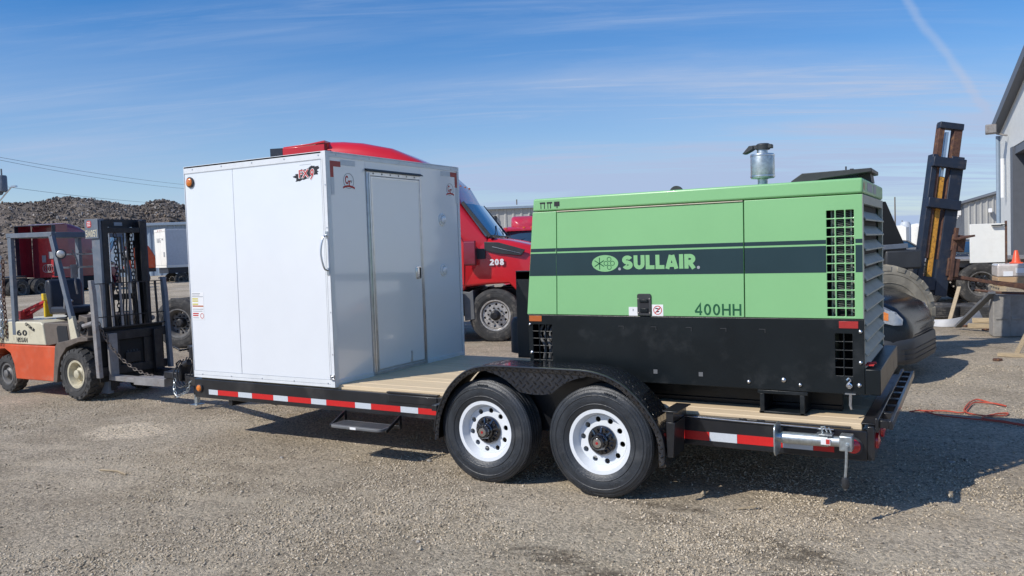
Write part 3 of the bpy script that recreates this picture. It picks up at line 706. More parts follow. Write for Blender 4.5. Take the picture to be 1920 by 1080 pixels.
for y in (.10, WD-.10):
    for x in (-.476, .476):
        b.tube([(x-.42, y, .40), (x-.2, y, .335), (x, y, .315), (x+.2, y, .335), (x+.42, y, .40)], .022, 6)
    b.box((-.06, y-.03, .33), (.06, y+.03, .43))
b.obj('leaf_spring', 'black', T)
# folding step under the near beam
b = MB(); b.box((-2.105, -.02, .300), (-2.090, .01, .385)); b.box((-1.490, -.02, .300), (-1.475, .01, .385)); b.bar((-2.098, 0, .378), (-2.098, -.20, .285), .012, .03); b.bar((-1.482, 0, .378), (-1.482, -.20, .285), .012, .03)
b.box((-2.10, -.010, .270), (-1.48, .012, .300)); b.obj('step_bracket', 'black', T, .002)
b = MB(); b.prism(rect(-2.075, -.245, -1.505, -.030, .05), 'z', .286, .312); o = b.obj('step_board', 'gplast', T, .006)
b = MB()
for i in range(24): b.box((-2.05+i*.0225, -.215, .3125), (-2.042+i*.0225, -.06, .3165))
b.obj('tread_rib', 'gplast', o); b = MB(); b.box((-1.835, -.2475, .290), (-1.770, -.2445, .310)); b.obj('step_label', 'sticker', o)
# swivel jack folded up along the rear of the near beam
J = T
b = MB(); b.cyl((1.70, -.115, .515), (1.985, -.115, .517), .0385, seg=24); b.cyl((1.985, -.115, .517), (2.06, -.115, .518), .033, seg=24); o = b.obj('jack_tube', 'zinc', T, .003)
b = MB(); b.box((1.945, -.158, .500), (2.0, -.150, .540)); b.obj('jack_label', 'sticker', o); b = MB(); b.box((1.975, -.1600, .505), (1.997, -.1575, .535)); b.obj('jack_label_print', 'redink', o)
b = MB(); b.prism(rect(-.215, .405, -.030, .610, .045, 5), 'x', 1.668, 1.678); b.obj('jack_foot', 'zinc', T, .002)
b = MB(); b.cyl((1.678, -.115, .515), (1.71, -.115, .515), .03, seg=16); b.obj('jack_ram', 'alu', T)
b = MB(); b.box((2.052, -.170, .470), (2.128, -.070, .566)); b.obj('jack_gearbox', 'zinc', T, .008, seg=3)
b = MB(); b.cyl((2.098, -.170, .512), (2.098, -.190, .512), .012, seg=10); b.tube([(2.098, -.186, .515), (2.095, -.190, .40), (2.088, -.192, .300)], .0085, 8); o = b.obj('jack_crank', 'zinc', T)
b = MB(); b.lathe([(.010, -.045), (.019, -.03), (.021, 0), (.019, .022), (.009, .03)], (2.088, -.192, .288), 'z', 14); b.obj('crank_grip', 'plast', o); b = MB(); b.cyl((2.088, -.192, .238), (2.088, -.192, .250), .008, seg=8); b.obj('grip_pin', 'alu', o)
b = MB(); b.box((1.93, -.150, .553), (2.01, -.075, .562)); b.tube([(1.95, -.11, .56), (1.94, -.11, .60), (1.96, -.11, .605), (1.975, -.11, .57), (1.985, -.11, .60), (2.0, -.11, .565)], .006, 6)
b.box((1.90, -.09, .49), (1.93, -.002, .54)); b.obj('jack_mount', 'zinc', T, .001)
# rear ramp-holder rail
b = MB(); b.box((2.240, 0, .575), (2.262, WD, .655)); b.obj('tail_rail', 'black', T, .004)
b = MB(); b.box((2.318, 0, .590), (2.340, WD, .645)); b.obj('tail_rail', 'black', T, .004)
b = MB()
for i in range(9): y = .02+i*(WD-.10)/8; b.box((2.2625, y, .592), (2.3175, y+.06, .640))
b.obj('tail_rung', 'black', T, .002)
b = MB(); b.box((2.155, .040, .603), (2.237, WD-.04, .612)); b.obj('deck_end_plate', 'black', T, .002)
for y in (.12, .45, WD-.45, WD-.12):
    b = MB(); b.lathe([(.052, .0), (.050, .016), (.0001, .026)], (X1+.001, y, .49), 'x', 20); b.obj('tail_lamp', 'lred', T)
# tongue, coupler, jack, chains
b = MB()
for y in (.35, WD-.35): b.bar((-3.3, y, .335), (-5.46, WD/2+(.08 if y > 1 else -.08), .335), .06, .10)
b.bar((-3.62, .03, .35), (-3.62, WD-.03, .35), .05, .07)
b.obj('tongue', 'black', T, .004)
b = MB(); b.bar((-5.40, WD/2, .34), (-5.70, WD/2, .34), .10, .10); b.bar((-5.68, WD/2, .35), (-5.92, WD/2, .36), .13, .09); b.box((-5.60, WD/2-.09, .30), (-5.56, WD/2+.09, .50)); b.obj('coupler', 'greasy', T, .012)
b = MB(); b.bar((-5.83, WD/2, .42), (-5.62, WD/2, .47), .03, .02); b.tube([(-5.66, WD/2-.06, .43), (-5.62, WD/2-.10, .52), (-5.55, WD/2-.10, .56), (-5.50, WD/2-.06, .48)], .012, 8); b.obj('coupler_latch', 'greasy', T)
b = MB(); b.cyl((-5.40, WD/2, .14), (-5.40, WD/2, .72), .036, seg=16); b.box((-5.46, WD/2-.06, .66), (-5.34, WD/2+.06, .74)); b.bar((-5.40, WD/2-.06, .70), (-5.40, WD/2-.22, .70), .02); b.cyl((-5.40, WD/2-.2, .70), (-5.52, WD/2-.2, .74), .012, seg=8)
b.obj('tongue_jack', 'greasy', T, .003)
b = MB(); b.bar((-5.40, WD/2, .03), (-5.40, WD/2, .30), .048); b.box((-5.46, WD/2-.06, .012-5.4*0), (-5.34, WD/2+.06, .022)); b.obj('jack_leg', 'zinc', T, .002)
def chain(path, r, wr, name, material, parent, kind=None):
    """real interlocked oval links along a polyline"""
    P = [Vector(p) for p in path]; L = [0]
    for a, c in zip(P, P[1:]): L.append(L[-1]+(c-a).length)
    step = r*2.9; n = int(L[-1]/step); b = MB()
    for i in range(n+1):
        s_ = i*step; k = max(j for j in range(len(L)) if L[j] <= s_+1e-9); k = min(k, len(P)-2)
        t = (s_-L[k])/(L[k+1]-L[k]); p = P[k].lerp(P[k+1], t); d = (P[k+1]-P[k]).normalized()
        u = d.orthogonal().normalized(); u.rotate(Matrix.Rotation((i % 2)*PI/2+.4, 3, d)) if False else None
        q = Matrix.Rotation((i % 2)*PI/2+.3, 3, d); u = q @ u
        ring = [p+d*(r*1.9*math.cos(a))+u*(r*math.sin(a)) for a in [2*PI*j/10 for j in range(10)]]
        b.tube(ring, wr, 5, closed=True)
    return b.obj(name, material, parent, kind=kind)
for k, (ya, xb) in enumerate(((.90, -5.3), (1.20, -5.35))):
    chain([(-5.60, ya, .32), (-5.58, ya-.03, .20), (-5.50, ya-.05, .14), (-5.38, ya, .2), (xb, ya, .34)], .014, .0055, 'safety_chain', 'zinc', T)
b = MB()
for q in range(5):
    y = WD/2-.12+q*.05; b.tube(smooth_poly([(-5.52, y, .55+.02*q), (-5.60, y-.05, .40), (-5.52, y-.04, .24), (-5.40, y, .30), (-5.30, y, .50), (-5.22, y, .56)], 4), .008, 6)
b.obj('wiring_loom', 'plast', T)
b = MB(); b.cyl((-5.30, WD/2-.1, .60), (-5.30, WD/2-.1, .74), .05, seg=14); b.cyl((-5.44, WD/2-.12, .52), (-5.36, WD/2-.12, .55), .04, seg=12); b.obj('breakaway_box', 'greasy', T, .004)
# headboard post with arm, spare wheel carried behind it on the far beam
b = MB(); b.box((-1.500, 2.105, .60), (-1.325, 2.165, 1.532)); b.obj('rack_post', 'black', T, .004)
b = MB(); b.box((-1.500, 2.105, 1.447), (.2, 2.163, 1.540)); b.obj('rack_arm', 'black', T, .003)
b = MB(); b.prism([(-1.324, .60), (-1.10, .60), (-1.10, .74), (-1.16, .74), (-1.22, .70), (-1.28, .76), (-1.324, .76)], 'y', 2.11, 2.14); b.obj('rack_gusset', 'black', T)
b = MB(); b.lathe([(.05, .62), (.13, .64), (.13, .97), (.10, 1.02), (.04, 1.03)], (-1.545, 2.30, 0), 'z', 24); b.obj('air_bottle', 'plast', T)

# ------------------------------------------------------------ white walk-in enclosure on the deck
E0 = thing('equipment_enclosure', 'tall white walk-in equipment box with a side door on the front of the flat-deck trailer', 'cargo box', ry=TH)
bx0, bx1, bw, bz, bt = -4.097, -2.204, 2.125, .584, 2.703
b = MB(); b.box((bx0+.012, .012, bz+.004), (bx1-.012, bw-.012, bt-.02)); b.obj('shell', 'white', E0)
for x0, x1 in ((bx0+.004, -3.4045), (-3.3995, bx1-.05)):
    b = MB(); b.box((x0, .004, bz+.06), (x1, .0118, bt-.06)); b.obj('side_panel', 'white', E0, .002, seg=1)
for y0, y1 in ((.055, .54), (1.4065, bw-.05)):
    b = MB(); b.box((bx1-.0118, y0, bz+.06), (bx1-.004, y1, bt-.045)); b.obj('end_panel', 'white', E0, .002, seg=1)
b = MB(); b.box((bx1-.0118, .541, 2.565), (bx1-.0045, 1.4055, bt-.045)); b.obj('end_panel', 'white', E0, .001, seg=1)
for nm, a, c in (('top_rail', (bx0, 0, bt-.068), (bx1-.001, .0115, bt)), ('bottom_rail', (bx0, 0, bz), (bx1-.001, .0115, bz+.068)),
                 ('corner_post', (bx1-.052, -.003, bz), (bx1+.003, .0035, bt+.001)), ('corner_post', (bx1-.002, -.003, bz), (bx1+.003, .052, bt+.001)),
                 ('top_rail', (bx1-.0115, .0525, bt-.050), (bx1, bw-.001, bt)), ('bottom_rail', (bx1-.0115, .0525, bz), (bx1+.001, bw-.001, bz+.062)),
                 ('corner_post', (bx1-.010, bw-.032, bz), (bx1+.003, bw+.002, bt)), ('roof', (bx0, 0, bt-.018), (bx1, bw, bt+.002)),
                 ('corner_post', (bx0-.002, -.002, bz), (bx0+.006, .06, bt))):
    b = MB(); b.box(a, c); b.obj(nm, 'trim', E0, .0025)
b = MB()
for z in (bt-.034, bz+.034):
    for x in np.arange(bx0+.13, bx1, .42): b.cyl((x, 0, z), (x, -.004, z), .008, .005, 8)
for z in np.arange(bz+.3, bt-.1, .38): b.cyl((bx1-.012, -.003, z), (bx1-.012, -.006, z), .006, seg=8)
for y in np.arange(.14, bw, .46): b.cyl((bx1, y, bt-.025), (bx1+.004, y, bt-.025), .009, .005, 8)
b.obj('rivet', 'alu', E0, kind='stuff')
# seam lines of the extrusion
b = MB()
for z in (bt-.0695, bz+.0695, bz+.030): b.box((bx0, -.0012, z-.0012), (bx1-.053, .0, z+.0012))
for x in (bx1-.0535, bx1-.036): b.box((x-.001, -.0042, bz+.07), (x+.001, -.003, bt-.07))
b.obj('trim_groove', 'greyink', E0)
marker(-4.004, 2.545, .042, 'amber', E0)
# grab handle
b = MB(); b.tube(smooth_poly([(-2.222, -.006, 1.955), (-2.232, -.045, 1.93), (-2.245, -.065, 1.80), (-2.232, -.045, 1.665), (-2.222, -.006, 1.64)], 5), .0085, 8)
b.box((-2.235, -.010, 1.93), (-2.208, -.003, 1.99)); b.box((-2.235, -.010, 1.60), (-2.208, -.003, 1.665)); b.obj('grab_handle', 'alu', E0)
b = MB(); b.box((-2.245, -.016, .655), (-2.205, -.003, .70)); b.cyl((-2.225, -.012, .68), (-2.225, -.028, .68), .012, seg=10); b.cyl((-2.240, -.02, .665), (-2.190, -.02, .665), .007, seg=8); b.obj('corner_lock', 'alu', E0, .002)
# door
b = MB()
b.box((bx1-.004, .541, .612), (bx1+.010, .596, 2.560)); b.box((bx1-.004, 1.378, .612), (bx1+.008, 1.405, 2.560)); b.box((bx1-.004, .596, 2.520), (bx1+.009, 1.378, 2.560)); b.box((bx1-.004, .596, .612), (bx1+.009, 1.378, .640))
b.obj('door_frame', 'alu', E0, .002)
b = MB(); b.box((bx1-.006, .600, .645), (bx1+.005, 1.374, 2.515)); dl = b.obj('door', 'white', E0, .002)
b = MB(); b.box((bx1+.004, .602, .647), (bx1+.0075, .622, 2.512)); b.box((bx1+.004, 1.357, .647), (bx1+.0075, 1.372, 2.512)); b.box((bx1+.004, .622, .647), (bx1+.0075, 1.357, .662)); b.box((bx1+.004, .622, 2.497), (bx1+.0075, 1.357, 2.512)); b.obj('door_trim', 'alu', dl)
b = MB(); b.cyl((bx1+.012, .572, .64), (bx1+.012, .572, 2.55), .009, seg=10); b.cyl((bx1+.012, .553, .64), (bx1+.012, .553, 2.54), .004, seg=8); b.obj('hinge', 'alu', dl)
b = MB(); b.prism([(bx1, 2.585), (bx1+.035, 2.565), (bx1+.035, 2.558), (bx1, 2.566)], 'y', .53, 1.41); b.obj('drip_rail', 'plast', E0)
b = MB()
for y in np.arange(.64, 1.38, .13): b.cyl((bx1+.009, y, 2.541), (bx1+.012, y, 2.541), .009, seg=8)
b.obj('door_rivet', 'greyink', E0, kind='stuff')
b = MB(); b.prism(rect(1.262, 1.50, 1.345, 1.63, .012), 'x', bx1+.005, bx1+.013); o = b.obj('door_latch', 'chrome', dl, .002)
b = MB(); b.prism(rect(1.300, 1.512, 1.340, 1.618, .008), 'x', bx1+.0125, bx1+.0150); b.obj('latch_recess', 'ink', o); b = MB(); b.prism(rect(1.270, 1.515, 1.297, 1.615, .006), 'x', bx1+.013, bx1+.026); b.obj('latch_paddle', 'chrome', o)
b = MB(); b.bar((bx1+.014, 1.135, .675), (bx1+.014, 1.135, .775), .010); b.box((bx1+.005, 1.12, .665), (bx1+.012, 1.15, .70)); b.cyl((bx1+.016, 1.128, .775), (bx1+.016, 1.145, .745), .006, seg=6); b.obj('door_bolt', 'alu', dl)
for y, z in ((1.782, 2.117), (1.775, 1.571)):
    b = MB(); b.lathe([(.068, 0), (.066, .008), (.050, .012), (.046, .004)], (bx1-.004, y, z), 'x', 28); o = b.obj('vent', 'trim', E0)
    b = MB(); b.lathe([(.040, 0), (.038, .022), (.030, .026), (.0001, .027)], (bx1-.004, y, z), 'x', 24); b.obj('vent_cap', 'white', o)
# corner reflectors
for a in ((.056, 2.572, .196, 2.622, 'rrefl'), (.056, 2.475, .100, 2.572, 'rrefl'), (.196, 2.590, .395, 2.640, 'retw'), (.062, 2.318, .104, 2.472, 'retw'),
          (1.965, 2.590, 2.090, 2.640, 'rrefl'), (2.050, 2.475, 2.092, 2.590, 'rrefl'), (1.780, 2.592, 1.962, 2.640, 'retw'), (2.052, 2.30, 2.092, 2.473, 'retw')):
    b = MB(); b.box((bx1-.004, a[0], a[1]), (bx1-.0015, a[2], a[3])); b.obj('corner_reflector', a[4], E0)
# round maker's emblem, twice
def emblem(cy, cz, r):
    o = mobj('emblem', plate_mesh('emblem', circ(cy, cz, r, 32), [circ(cy, cz, r*.93, 32)], .001, 'greyink', 'x+', (bx1-.0022, 0, 0)), E0)
    x = bx1-.0026
    mobj('letter', text_mesh('letter', 'C', cy-r*.66, cy-r*.12, cz-r*.42, cz+r*.66, 'redink', 'x+', (x, 0, 0), .001, .03), o)
    mobj('letter', text_mesh('letter', 'T', cy-r*.16, cy+r*.34, cz-r*.62, cz+r*.06, 'redink', 'x+', (x, 0, 0), .0012, .05), o)
    mobj('letter', text_mesh('letter', 'y', cy+r*.36, cy+r*.70, cz-r*.25, cz+r*.1, 'greyink', 'x+', (x, 0, 0), .001, .02), o)
    b = MB(); pts = []
    for i in range(13): t = -1+2*i/12; pts.append((cy+r*1.1*t, cz-r*1.0+r*.16*(1-t*t)*1.4))
    b.prism(pts+[(p[0], p[1]+r*.24) for p in reversed(pts)], 'x', x, x+.0014); b.obj('ribbon', 'redink', o)
emblem(.300, 2.452, .072); emblem(1.952, 2.450, .066)
# FX9 decal: black ink splash with red letters
sp = []
for i in range(64):
    t = 2*PI*i/64; r = 1+.10*math.sin(7*t)+.07*math.sin(17*t+1)+.08*random.uniform(-1, 1)
    x, z = .150*math.cos(t)*r, .034*math.sin(t)*r*(1+.5*abs(math.cos(t)))+.026*math.cos(t)*1.0; sp.append((-2.440+x, 2.520+z*1.25))
d = mobj('ink_splash_decal', plate_mesh('ink_splash_decal', sp, [], .001, 'ink', 'y-', (0, .0034, 0)), E0)
mobj('letter', text_mesh('letter', 'FX', -2.54, -2.405, 2.480, 2.560, 'whiteink', 'y-', (0, .0028, 0), .0008, .06), d)
mobj('letter', text_mesh('letter', 'FX', -2.533, -2.412, 2.485, 2.555, 'redink', 'y-', (0, .0022, 0), .001, .012), d)
mobj('letter', text_mesh('letter', '9', -2.400, -2.345, 2.455, 2.56, 'whiteink', 'y-', (0, .0028, 0), .0008, .06, .3), d)
mobj('letter', text_mesh('letter', '9', -2.396, -2.350, 2.46, 2.555, 'redink', 'y-', (0, .0022, 0), .001, .012, .3), d)
b = MB(); b.box((-2.52, .0030, 2.598), (-2.38, .0042, 2.601)); b.obj('small_print', 'greyink', E0)
# warning stickers at the lower left
b = MB(); b.box((-4.078, .0028, 1.170), (-3.905, .0042, 1.445)); st = b.obj('warning_sticker', 'sticker', E0)
b = MB()
for z, x1, m_ in ((1.430, -3.95, 0), (1.415, -3.96, 0), (1.398, -3.91, 0), (1.372, -3.985, 1), (1.350, -3.985, 1), (1.318, -3.985, 2), (1.300, -3.91, 3), (1.272, -3.915, 0), (1.252, -3.93, 0), (1.225, -3.985, 4), (1.205, -3.99, 4), (1.185, -3.985, 0)):
    b.box((-4.070, .0020, z), (x1, .0034, z+(.012 if m_ in (3, 4) else .006 if m_ == 0 else .014)), m_)
b.obj('sticker_print', ['greyink', 'yink', 'yink', 'orefl', 'redink'], st)
mobj('sticker_print', plate_mesh('ring', circ(-3.935, 1.208, .027), [circ(-3.935, 1.208, .021)], .001, 'redink', 'y-', (0, .0022, 0)), st)
# ------------------------------------------------------------ green air compressor
K = thing('air_compressor', 'large light green and black portable air compressor standing on the rear of the trailer deck', 'compressor', ry=TH)
cy, cy1, cb, cm, ct, cr = .15, 1.43, .770, 1.258, 2.164, 2.168
def lx(z): return -.292+(z-1.258)*.095            # sloping nose
b = MB(); b.prism([(-.10, .80), (1.90, .80), (1.90, 2.05), (-.06, 2.05)], 'y', cy+.022, cy1-.02); b.obj('inner_body', 'dark', K)
b = MB(); b.prism([(-.10, .80), (2.13, .80), (2.13, 2.05), (-.06, 2.05)], 'y', cy+.30, cy1-.021); b.obj('inner_body', 'dark', K)
P = lambda n, o, h, m_, **k: mobj(n, plate_mesh(n, o, h, .018, m_, 'y-', (0, cy, 0), bev=.003), K, **k)
P('front_panel', [(lx(cm), cm+.004), (-.032, cm+.004), (-.010, 2.060), (lx(2.06), 2.060)], [], 'green')
P('door', [(-.026, cm+.004), (1.409, cm+.004), (1.414, 2.052), (-.004, 2.052)], [], 'green')
gh = [rect(1.9475+c*.0582, 1.2765+r*.0580, 1.9475+c*.0582+.0500, 1.2765+r*.0580+.0500, .005, 2) for c in range(3) for r in range(12)]
P('rear_panel', [(1.416, cm+.004), (cr-.004, cm+.004), (cr-.004, 2.060), (1.421, 2.060)], gh, 'green')
bh = [rect(-.246+c*.0590+.010*(4-r)*0, .905+r*.0565, -.246+c*.0590+.052, .905+r*.0565+.050, .004, 2) for c in range(3) for r in range(5)]
bh += [rect(1.992+c*.0560, .890+r*.0565, 1.992+c*.0560+.0490, .890+r*.0565+.0490, .004, 2) for c in range(2) for r in range(5)]
P('base_panel', [(lx(cm)+.004, cm), (-.275, cb), (cr, cb), (cr, cm)], bh, 'bblack')
# far side, nose, tail, top
b = MB(); b.prism([(lx(cm), cm), (cr, cm), (cr, 2.06), (lx(2.06), 2.06)], 'y', cy1-.018, cy1); b.obj('far_panel', 'green', K)
b = MB(); b.prism([(lx(cm), cm), (-.275, cb), (cr, cb), (cr, cm-.002)], 'y', cy1-.018, cy1); b.obj('far_base_panel', 'bblack', K)
b = MB(); b.prism([(lx(cm), cm), (lx(2.06), 2.06), (lx(2.06)+.018, 2.06), (lx(cm)+.018, cm)], 'y', cy+.019, cy1-.019); b.obj('nose_panel', 'green', K)
b = MB(); b.prism([(lx(cm), cm-.002), (-.275, cb), (-.257, cb), (lx(cm)+.018, cm-.002)], 'y', cy+.019, cy1-.019); b.obj('nose_base_panel', 'bblack', K)
b = MB(); b.box((-.25, cy+.019, cb), (cr-.02, cy1-.019, cb+.02)); b.obj('floor_pan', 'bblack', K)
b = MB(); b.prism([(lx(2.066), 2.066), (cr, 2.066), (cr, ct), (lx(ct), ct)], 'y', cy-.002, cy1+.002); b.obj('canopy_lid', 'green', K, .014, seg=3)
b = MB(); b.box((-.004, cy-.008, 2.054), (1.414, cy+.004, 2.061)); b.obj('drip_strip', 'cream', K, .002)
# vinyl band
for x0, x1 in ((None, -.026), (-.020, 1.4105), (1.4195, 1.9435), (2.1215, cr-.006)):
    for z0, z1 in ((1.563, 1.737), (1.750, 1.776)):
        b = MB(); a0 = lx(z0)+.003 if x0 is None else x0; a1 = lx(z1)+.003 if x0 is None else x0
        e = -.006 if x1 == -.026 else 0
        b.prism([(a0, z0), (x1-.0+(0 if e == 0 else .0), z0), (x1+(0 if e == 0 else .004), z1), (a1, z1)], 'y', cy-.0014, cy-.0002); b.obj('vinyl_band', 'dgreen', K)
# radiator core behind the tall grille
b = MB(); b.box((1.93, cy+.10, 1.26), (2.13, cy+.13, 2.03))
o = b.obj('cooler_core', 'dark', K)
b = MB()
for i in range(56): z = 1.33+i*.0118; b.bar((1.992, cy+.085, z), (2.120, cy+.085, z+.012), .004, .0035)
b.box((1.984, cy+.06, 1.28), (1.992, cy+.10, 2.01)); b.box((2.085, cy+.045, 1.28), (2.096, cy+.055, 2.0))
b.obj('cooler_fin', 'coil', o, kind='stuff')
# hoses behind the lower front grille
b = MB()
for k, (x, r) in enumerate(((-.20, .012), (-.15, .016), (-.11, .010))):
    b.tube(smooth_poly([(x, cy+.09, .88), (x+.03, cy+.06, 1.0), (x-.02, cy+.07, 1.1), (x+.03, cy+.09, 1.22)], 5), r, 8)
b.obj('hose', 'gplast', K)
# letters and emblem
mobj('lettering', stroke_mesh('lettering', 'SULLAIR', .524, 1.078, 1.603, 1.706, 'green', 'y-', (0, cy-.0018, 0), .27, .075), K)
ov = mobj('emblem', plate_mesh('emblem', circ(.386, 1.651, .106, 48, .062), [], .0014, 'green', 'y-', (0, cy-.0018, 0)), K)
b = MB(); y = cy-.0026
def ln(p, q, w=.006): b.bar((p[0], y, p[1]), (q[0], y, q[1]), w, .0014, up=(0, 1, 0))
cx_, cz_ = .342, 1.651
ln((cx_, cz_-.044), (cx_, cz_+.044))
for s_ in (-1, 1): ln((cx_-.040, cz_-.022*s_), (cx_+.036, cz_+.022*s_))
b.obj('emblem_line', 'tgreen', ov)
for dx, dz in ((0, .030), (0, -.030), (-.026, 0), (.026, 0)):
    mobj('emblem_ring', plate_mesh('emblem_ring', circ(.420+dx, 1.651+dz, .018), [circ(.420+dx, 1.651+dz, .0135)], .0014, 'tgreen', 'y-', (0, y, 0)), ov)
for x, z in ((.502, 1.608), (1.097, 1.610)): b = MB(); b.prism(circ(x, z, .011, 16), 'y', cy-.0030, cy-.0014); b.obj('registered_mark', 'greyink', K)
mobj('lettering', stroke_mesh('lettering', '400HH', 1.063, 1.390, 1.273, 1.353, 'tgreen', 'y-', (0, cy-.0008, 0), .155, .17), K)
# lifting-point pictogram slots at the top left
b = MB()
for x in (-.148, -.087):
    b.box((x, cy-.0040, 2.122), (x+.046, cy-.0022, 2.134)); b.box((x+.006, cy-.0040, 2.084), (x+.011, cy-.0022, 2.122)); b.box((x+(.036 if x < -.1 else .028), cy-.0040, 2.084), (x+(.042 if x < -.1 else .034), cy-.0022, 2.122))
b.box((-.024, cy-.0040, 2.098), (.022, cy-.0022, 2.134)); b.box((-.004, cy-.0040, 2.084), (.004, cy-.0022, 2.098)); b.obj('pictogram_slot', 'ink', K)
# door latch
b = MB(); b.prism(rect(.636, 1.264, .742, 1.424, .014), 'y', cy-.010, cy+.0); la = b.obj('door_latch', 'plast', K, .002)
b = MB(); b.prism(rect(.655, 1.285, .724, 1.384, .006), 'y', cy-.0115, cy-.0095); b.obj('latch_recess', 'ink', la)
b = MB(); b.box((.657, cy-.020, 1.362), (.722, cy-.0117, 1.382)); b.box((.660, cy-.020, 1.290), (.720, cy-.0117, 1.318)); b.obj('latch_paddle', 'bblack', la, .003)
b = MB()
for x in (.645, .733):
    for z in (1.285, 1.388): b.cyl((x, cy-.010, z), (x, cy-.014, z), .0055, seg=8)
b.obj('latch_screw', 'chrome', la)
b = MB(); b.box((.566, cy-.0012, 1.262), (.635, cy+.0, 1.326)); s1 = b.obj('sticker', 'sticker', K); b = MB(); b.box((.597, cy-.002, 1.296), (.604, cy-.0010, 1.312)); b.obj('sticker_print', 'greyink', s1)
b = MB(); b.box((.746, cy-.0012, 1.262), (.831, cy+.0, 1.345)); s2 = b.obj('sticker', 'sticker', K)
mobj('prohibition_ring', plate_mesh('r', circ(.789, 1.304, .033, 24), [circ(.789, 1.304, .027, 24)], .001, 'redink', 'y-', (0, cy-.0016, 0)), s2)
b = MB(); b.bar((.768, cy-.0018, 1.283), (.810, cy-.0018, 1.325), .006, .0012, up=(0, 1, 0)); b.bar((.772, cy-.0016, 1.318), (.806, cy-.0016, 1.312), .008, .0012, up=(0, 1, 0), m=1); b.bar((.776, cy-.0016, 1.292), (.800, cy-.0016, 1.296), .008, .0012, up=(0, 1, 0), m=1); b.obj('sticker_print', ['redink', 'ink'], s2)
for x0, x1, z0, z1, m_ in ((-.274, -.163, 1.206, 1.250, 'orefl'), (2.017, 2.133, 1.200, 1.246, 'rrefl')):
    b = MB(); b.box((x0, cy-.004, z0), (x1, cy+.0, z1)); b.obj('side_reflector', m_, K, .001)
for i, (x, z, r) in enumerate(((1.433, .818, .013), (1.665, .842, .016), (1.771, .815, .013), (2.136, .833, .014), (2.145, 1.180, .013), (2.145, .980, .013), (-.268, 1.182, .012), (-.258, .959, .014))):
    b = MB(); b.lathe([(r, 0), (r*.95, -.005), (r*.6, -.010), (.0001, -.012)], (x, cy-.001, z), 'y', 14); b.obj('bolt', 'alu', K)
b = MB()
for x in (.51, .764, 1.026, 1.273, 1.538):
    b.box((x-.03, cy-.004, 1.180), (x+.012, cy-.0005, 1.184)); b.box((x+.008, cy-.004, 1.158), (x+.012, cy-.0005, 1.180))
b.obj('weld_tab', 'plast', K)
b = MB()
for x, z in ((.762, .855), (1.098, .852)): b.box((x-.015, cy-.003, z-.015), (x+.015, cy-.0005, z+.015))
b.obj('hole_plug', 'gplast', K)
# lashing hook and pin
b = MB(); b.tube(smooth_poly([(2.062, cy-.012, .865), (2.075, cy-.014, .878), (2.085, cy-.014, .862), (2.068, cy-.014, .842), (2.062, cy-.014, .826), (2.078, cy-.014, .812), (2.092, cy-.014, .826), (2.082, cy-.014, .842), (2.068, cy-.014, .836)], 4), .0055, 6)
b.cyl((2.076, cy-.008, .826), (2.076, cy-.022, .826), .010, seg=8); b.obj('lashing_hook', 'chrome', K)
b = MB(); b.box((2.050, cy-.02, .772), (2.115, cy+.03, .779)); b.tube([(2.082, cy-.005, .775), (2.080, cy-.005, .70), (2.088, cy-.005, .672)], [.010, .009, .005], 8); b.obj('drain_cock', 'alu', K)
# tail end: frame and louvres
b = MB(); b.box((cr-.030, cy+.001, cm+.004), (cr, cy+.048, 2.060)); b.box((cr-.030, cy1-.055, .945), (cr, cy1-.001, 2.060)); b.box((cr-.030, cy+.049, 2.000), (cr, cy1-.056, 2.060)); b.box((cr-.030, cy+.019, .945), (cr-.001, cy+.048, cm)); b.obj('tail_frame', 'louv', K, .002)
for i in range(11):
    z = 1.985-i*.098
    b = MB(); b.prism([(cr-.072, z+.004), (cr-.066, z+.006), (cr+.012, z-.082), (cr+.012, z-.092), (cr+.006, z-.092), (cr+.006, z-.084)], 'y', cy+.050, cy1-.057); b.obj('louvre', 'louv', K)
b = MB(); b.box((cr-.20, cy+.05, .96), (cr-.19, cy1-.05, 2.03)); b.obj('radiator_face', 'coil', K)
b = MB(); b.box((cr+.001, cy, .772), (2.262, cy1, .938)); b.obj('rear_bumper_box', 'bblack', K, .006)
b = MB(); b.cyl((cr+.01, cy+.09, .962), (cr+.055, cy+.12, .966), .010, seg=8); b.box((cr+.0, cy+.04, .955), (cr+.05, cy+.14, .963)); b.obj('isolator_key', 'redink', K)
b = MB(); b.box((cr-.002, cy+.25, 2.088), (cr+.0015, cy+.55, 2.145)); b.box((cr-.002, cy+.62, 2.088), (cr+.0015, cy+.80, 2.145)); b.obj('data_label', 'greyink', K); b = MB(); b.box((cr-.002, cy+.05, 2.09), (cr+.0015, cy+.09, 2.135)); b.obj('data_label', 'orefl', K)
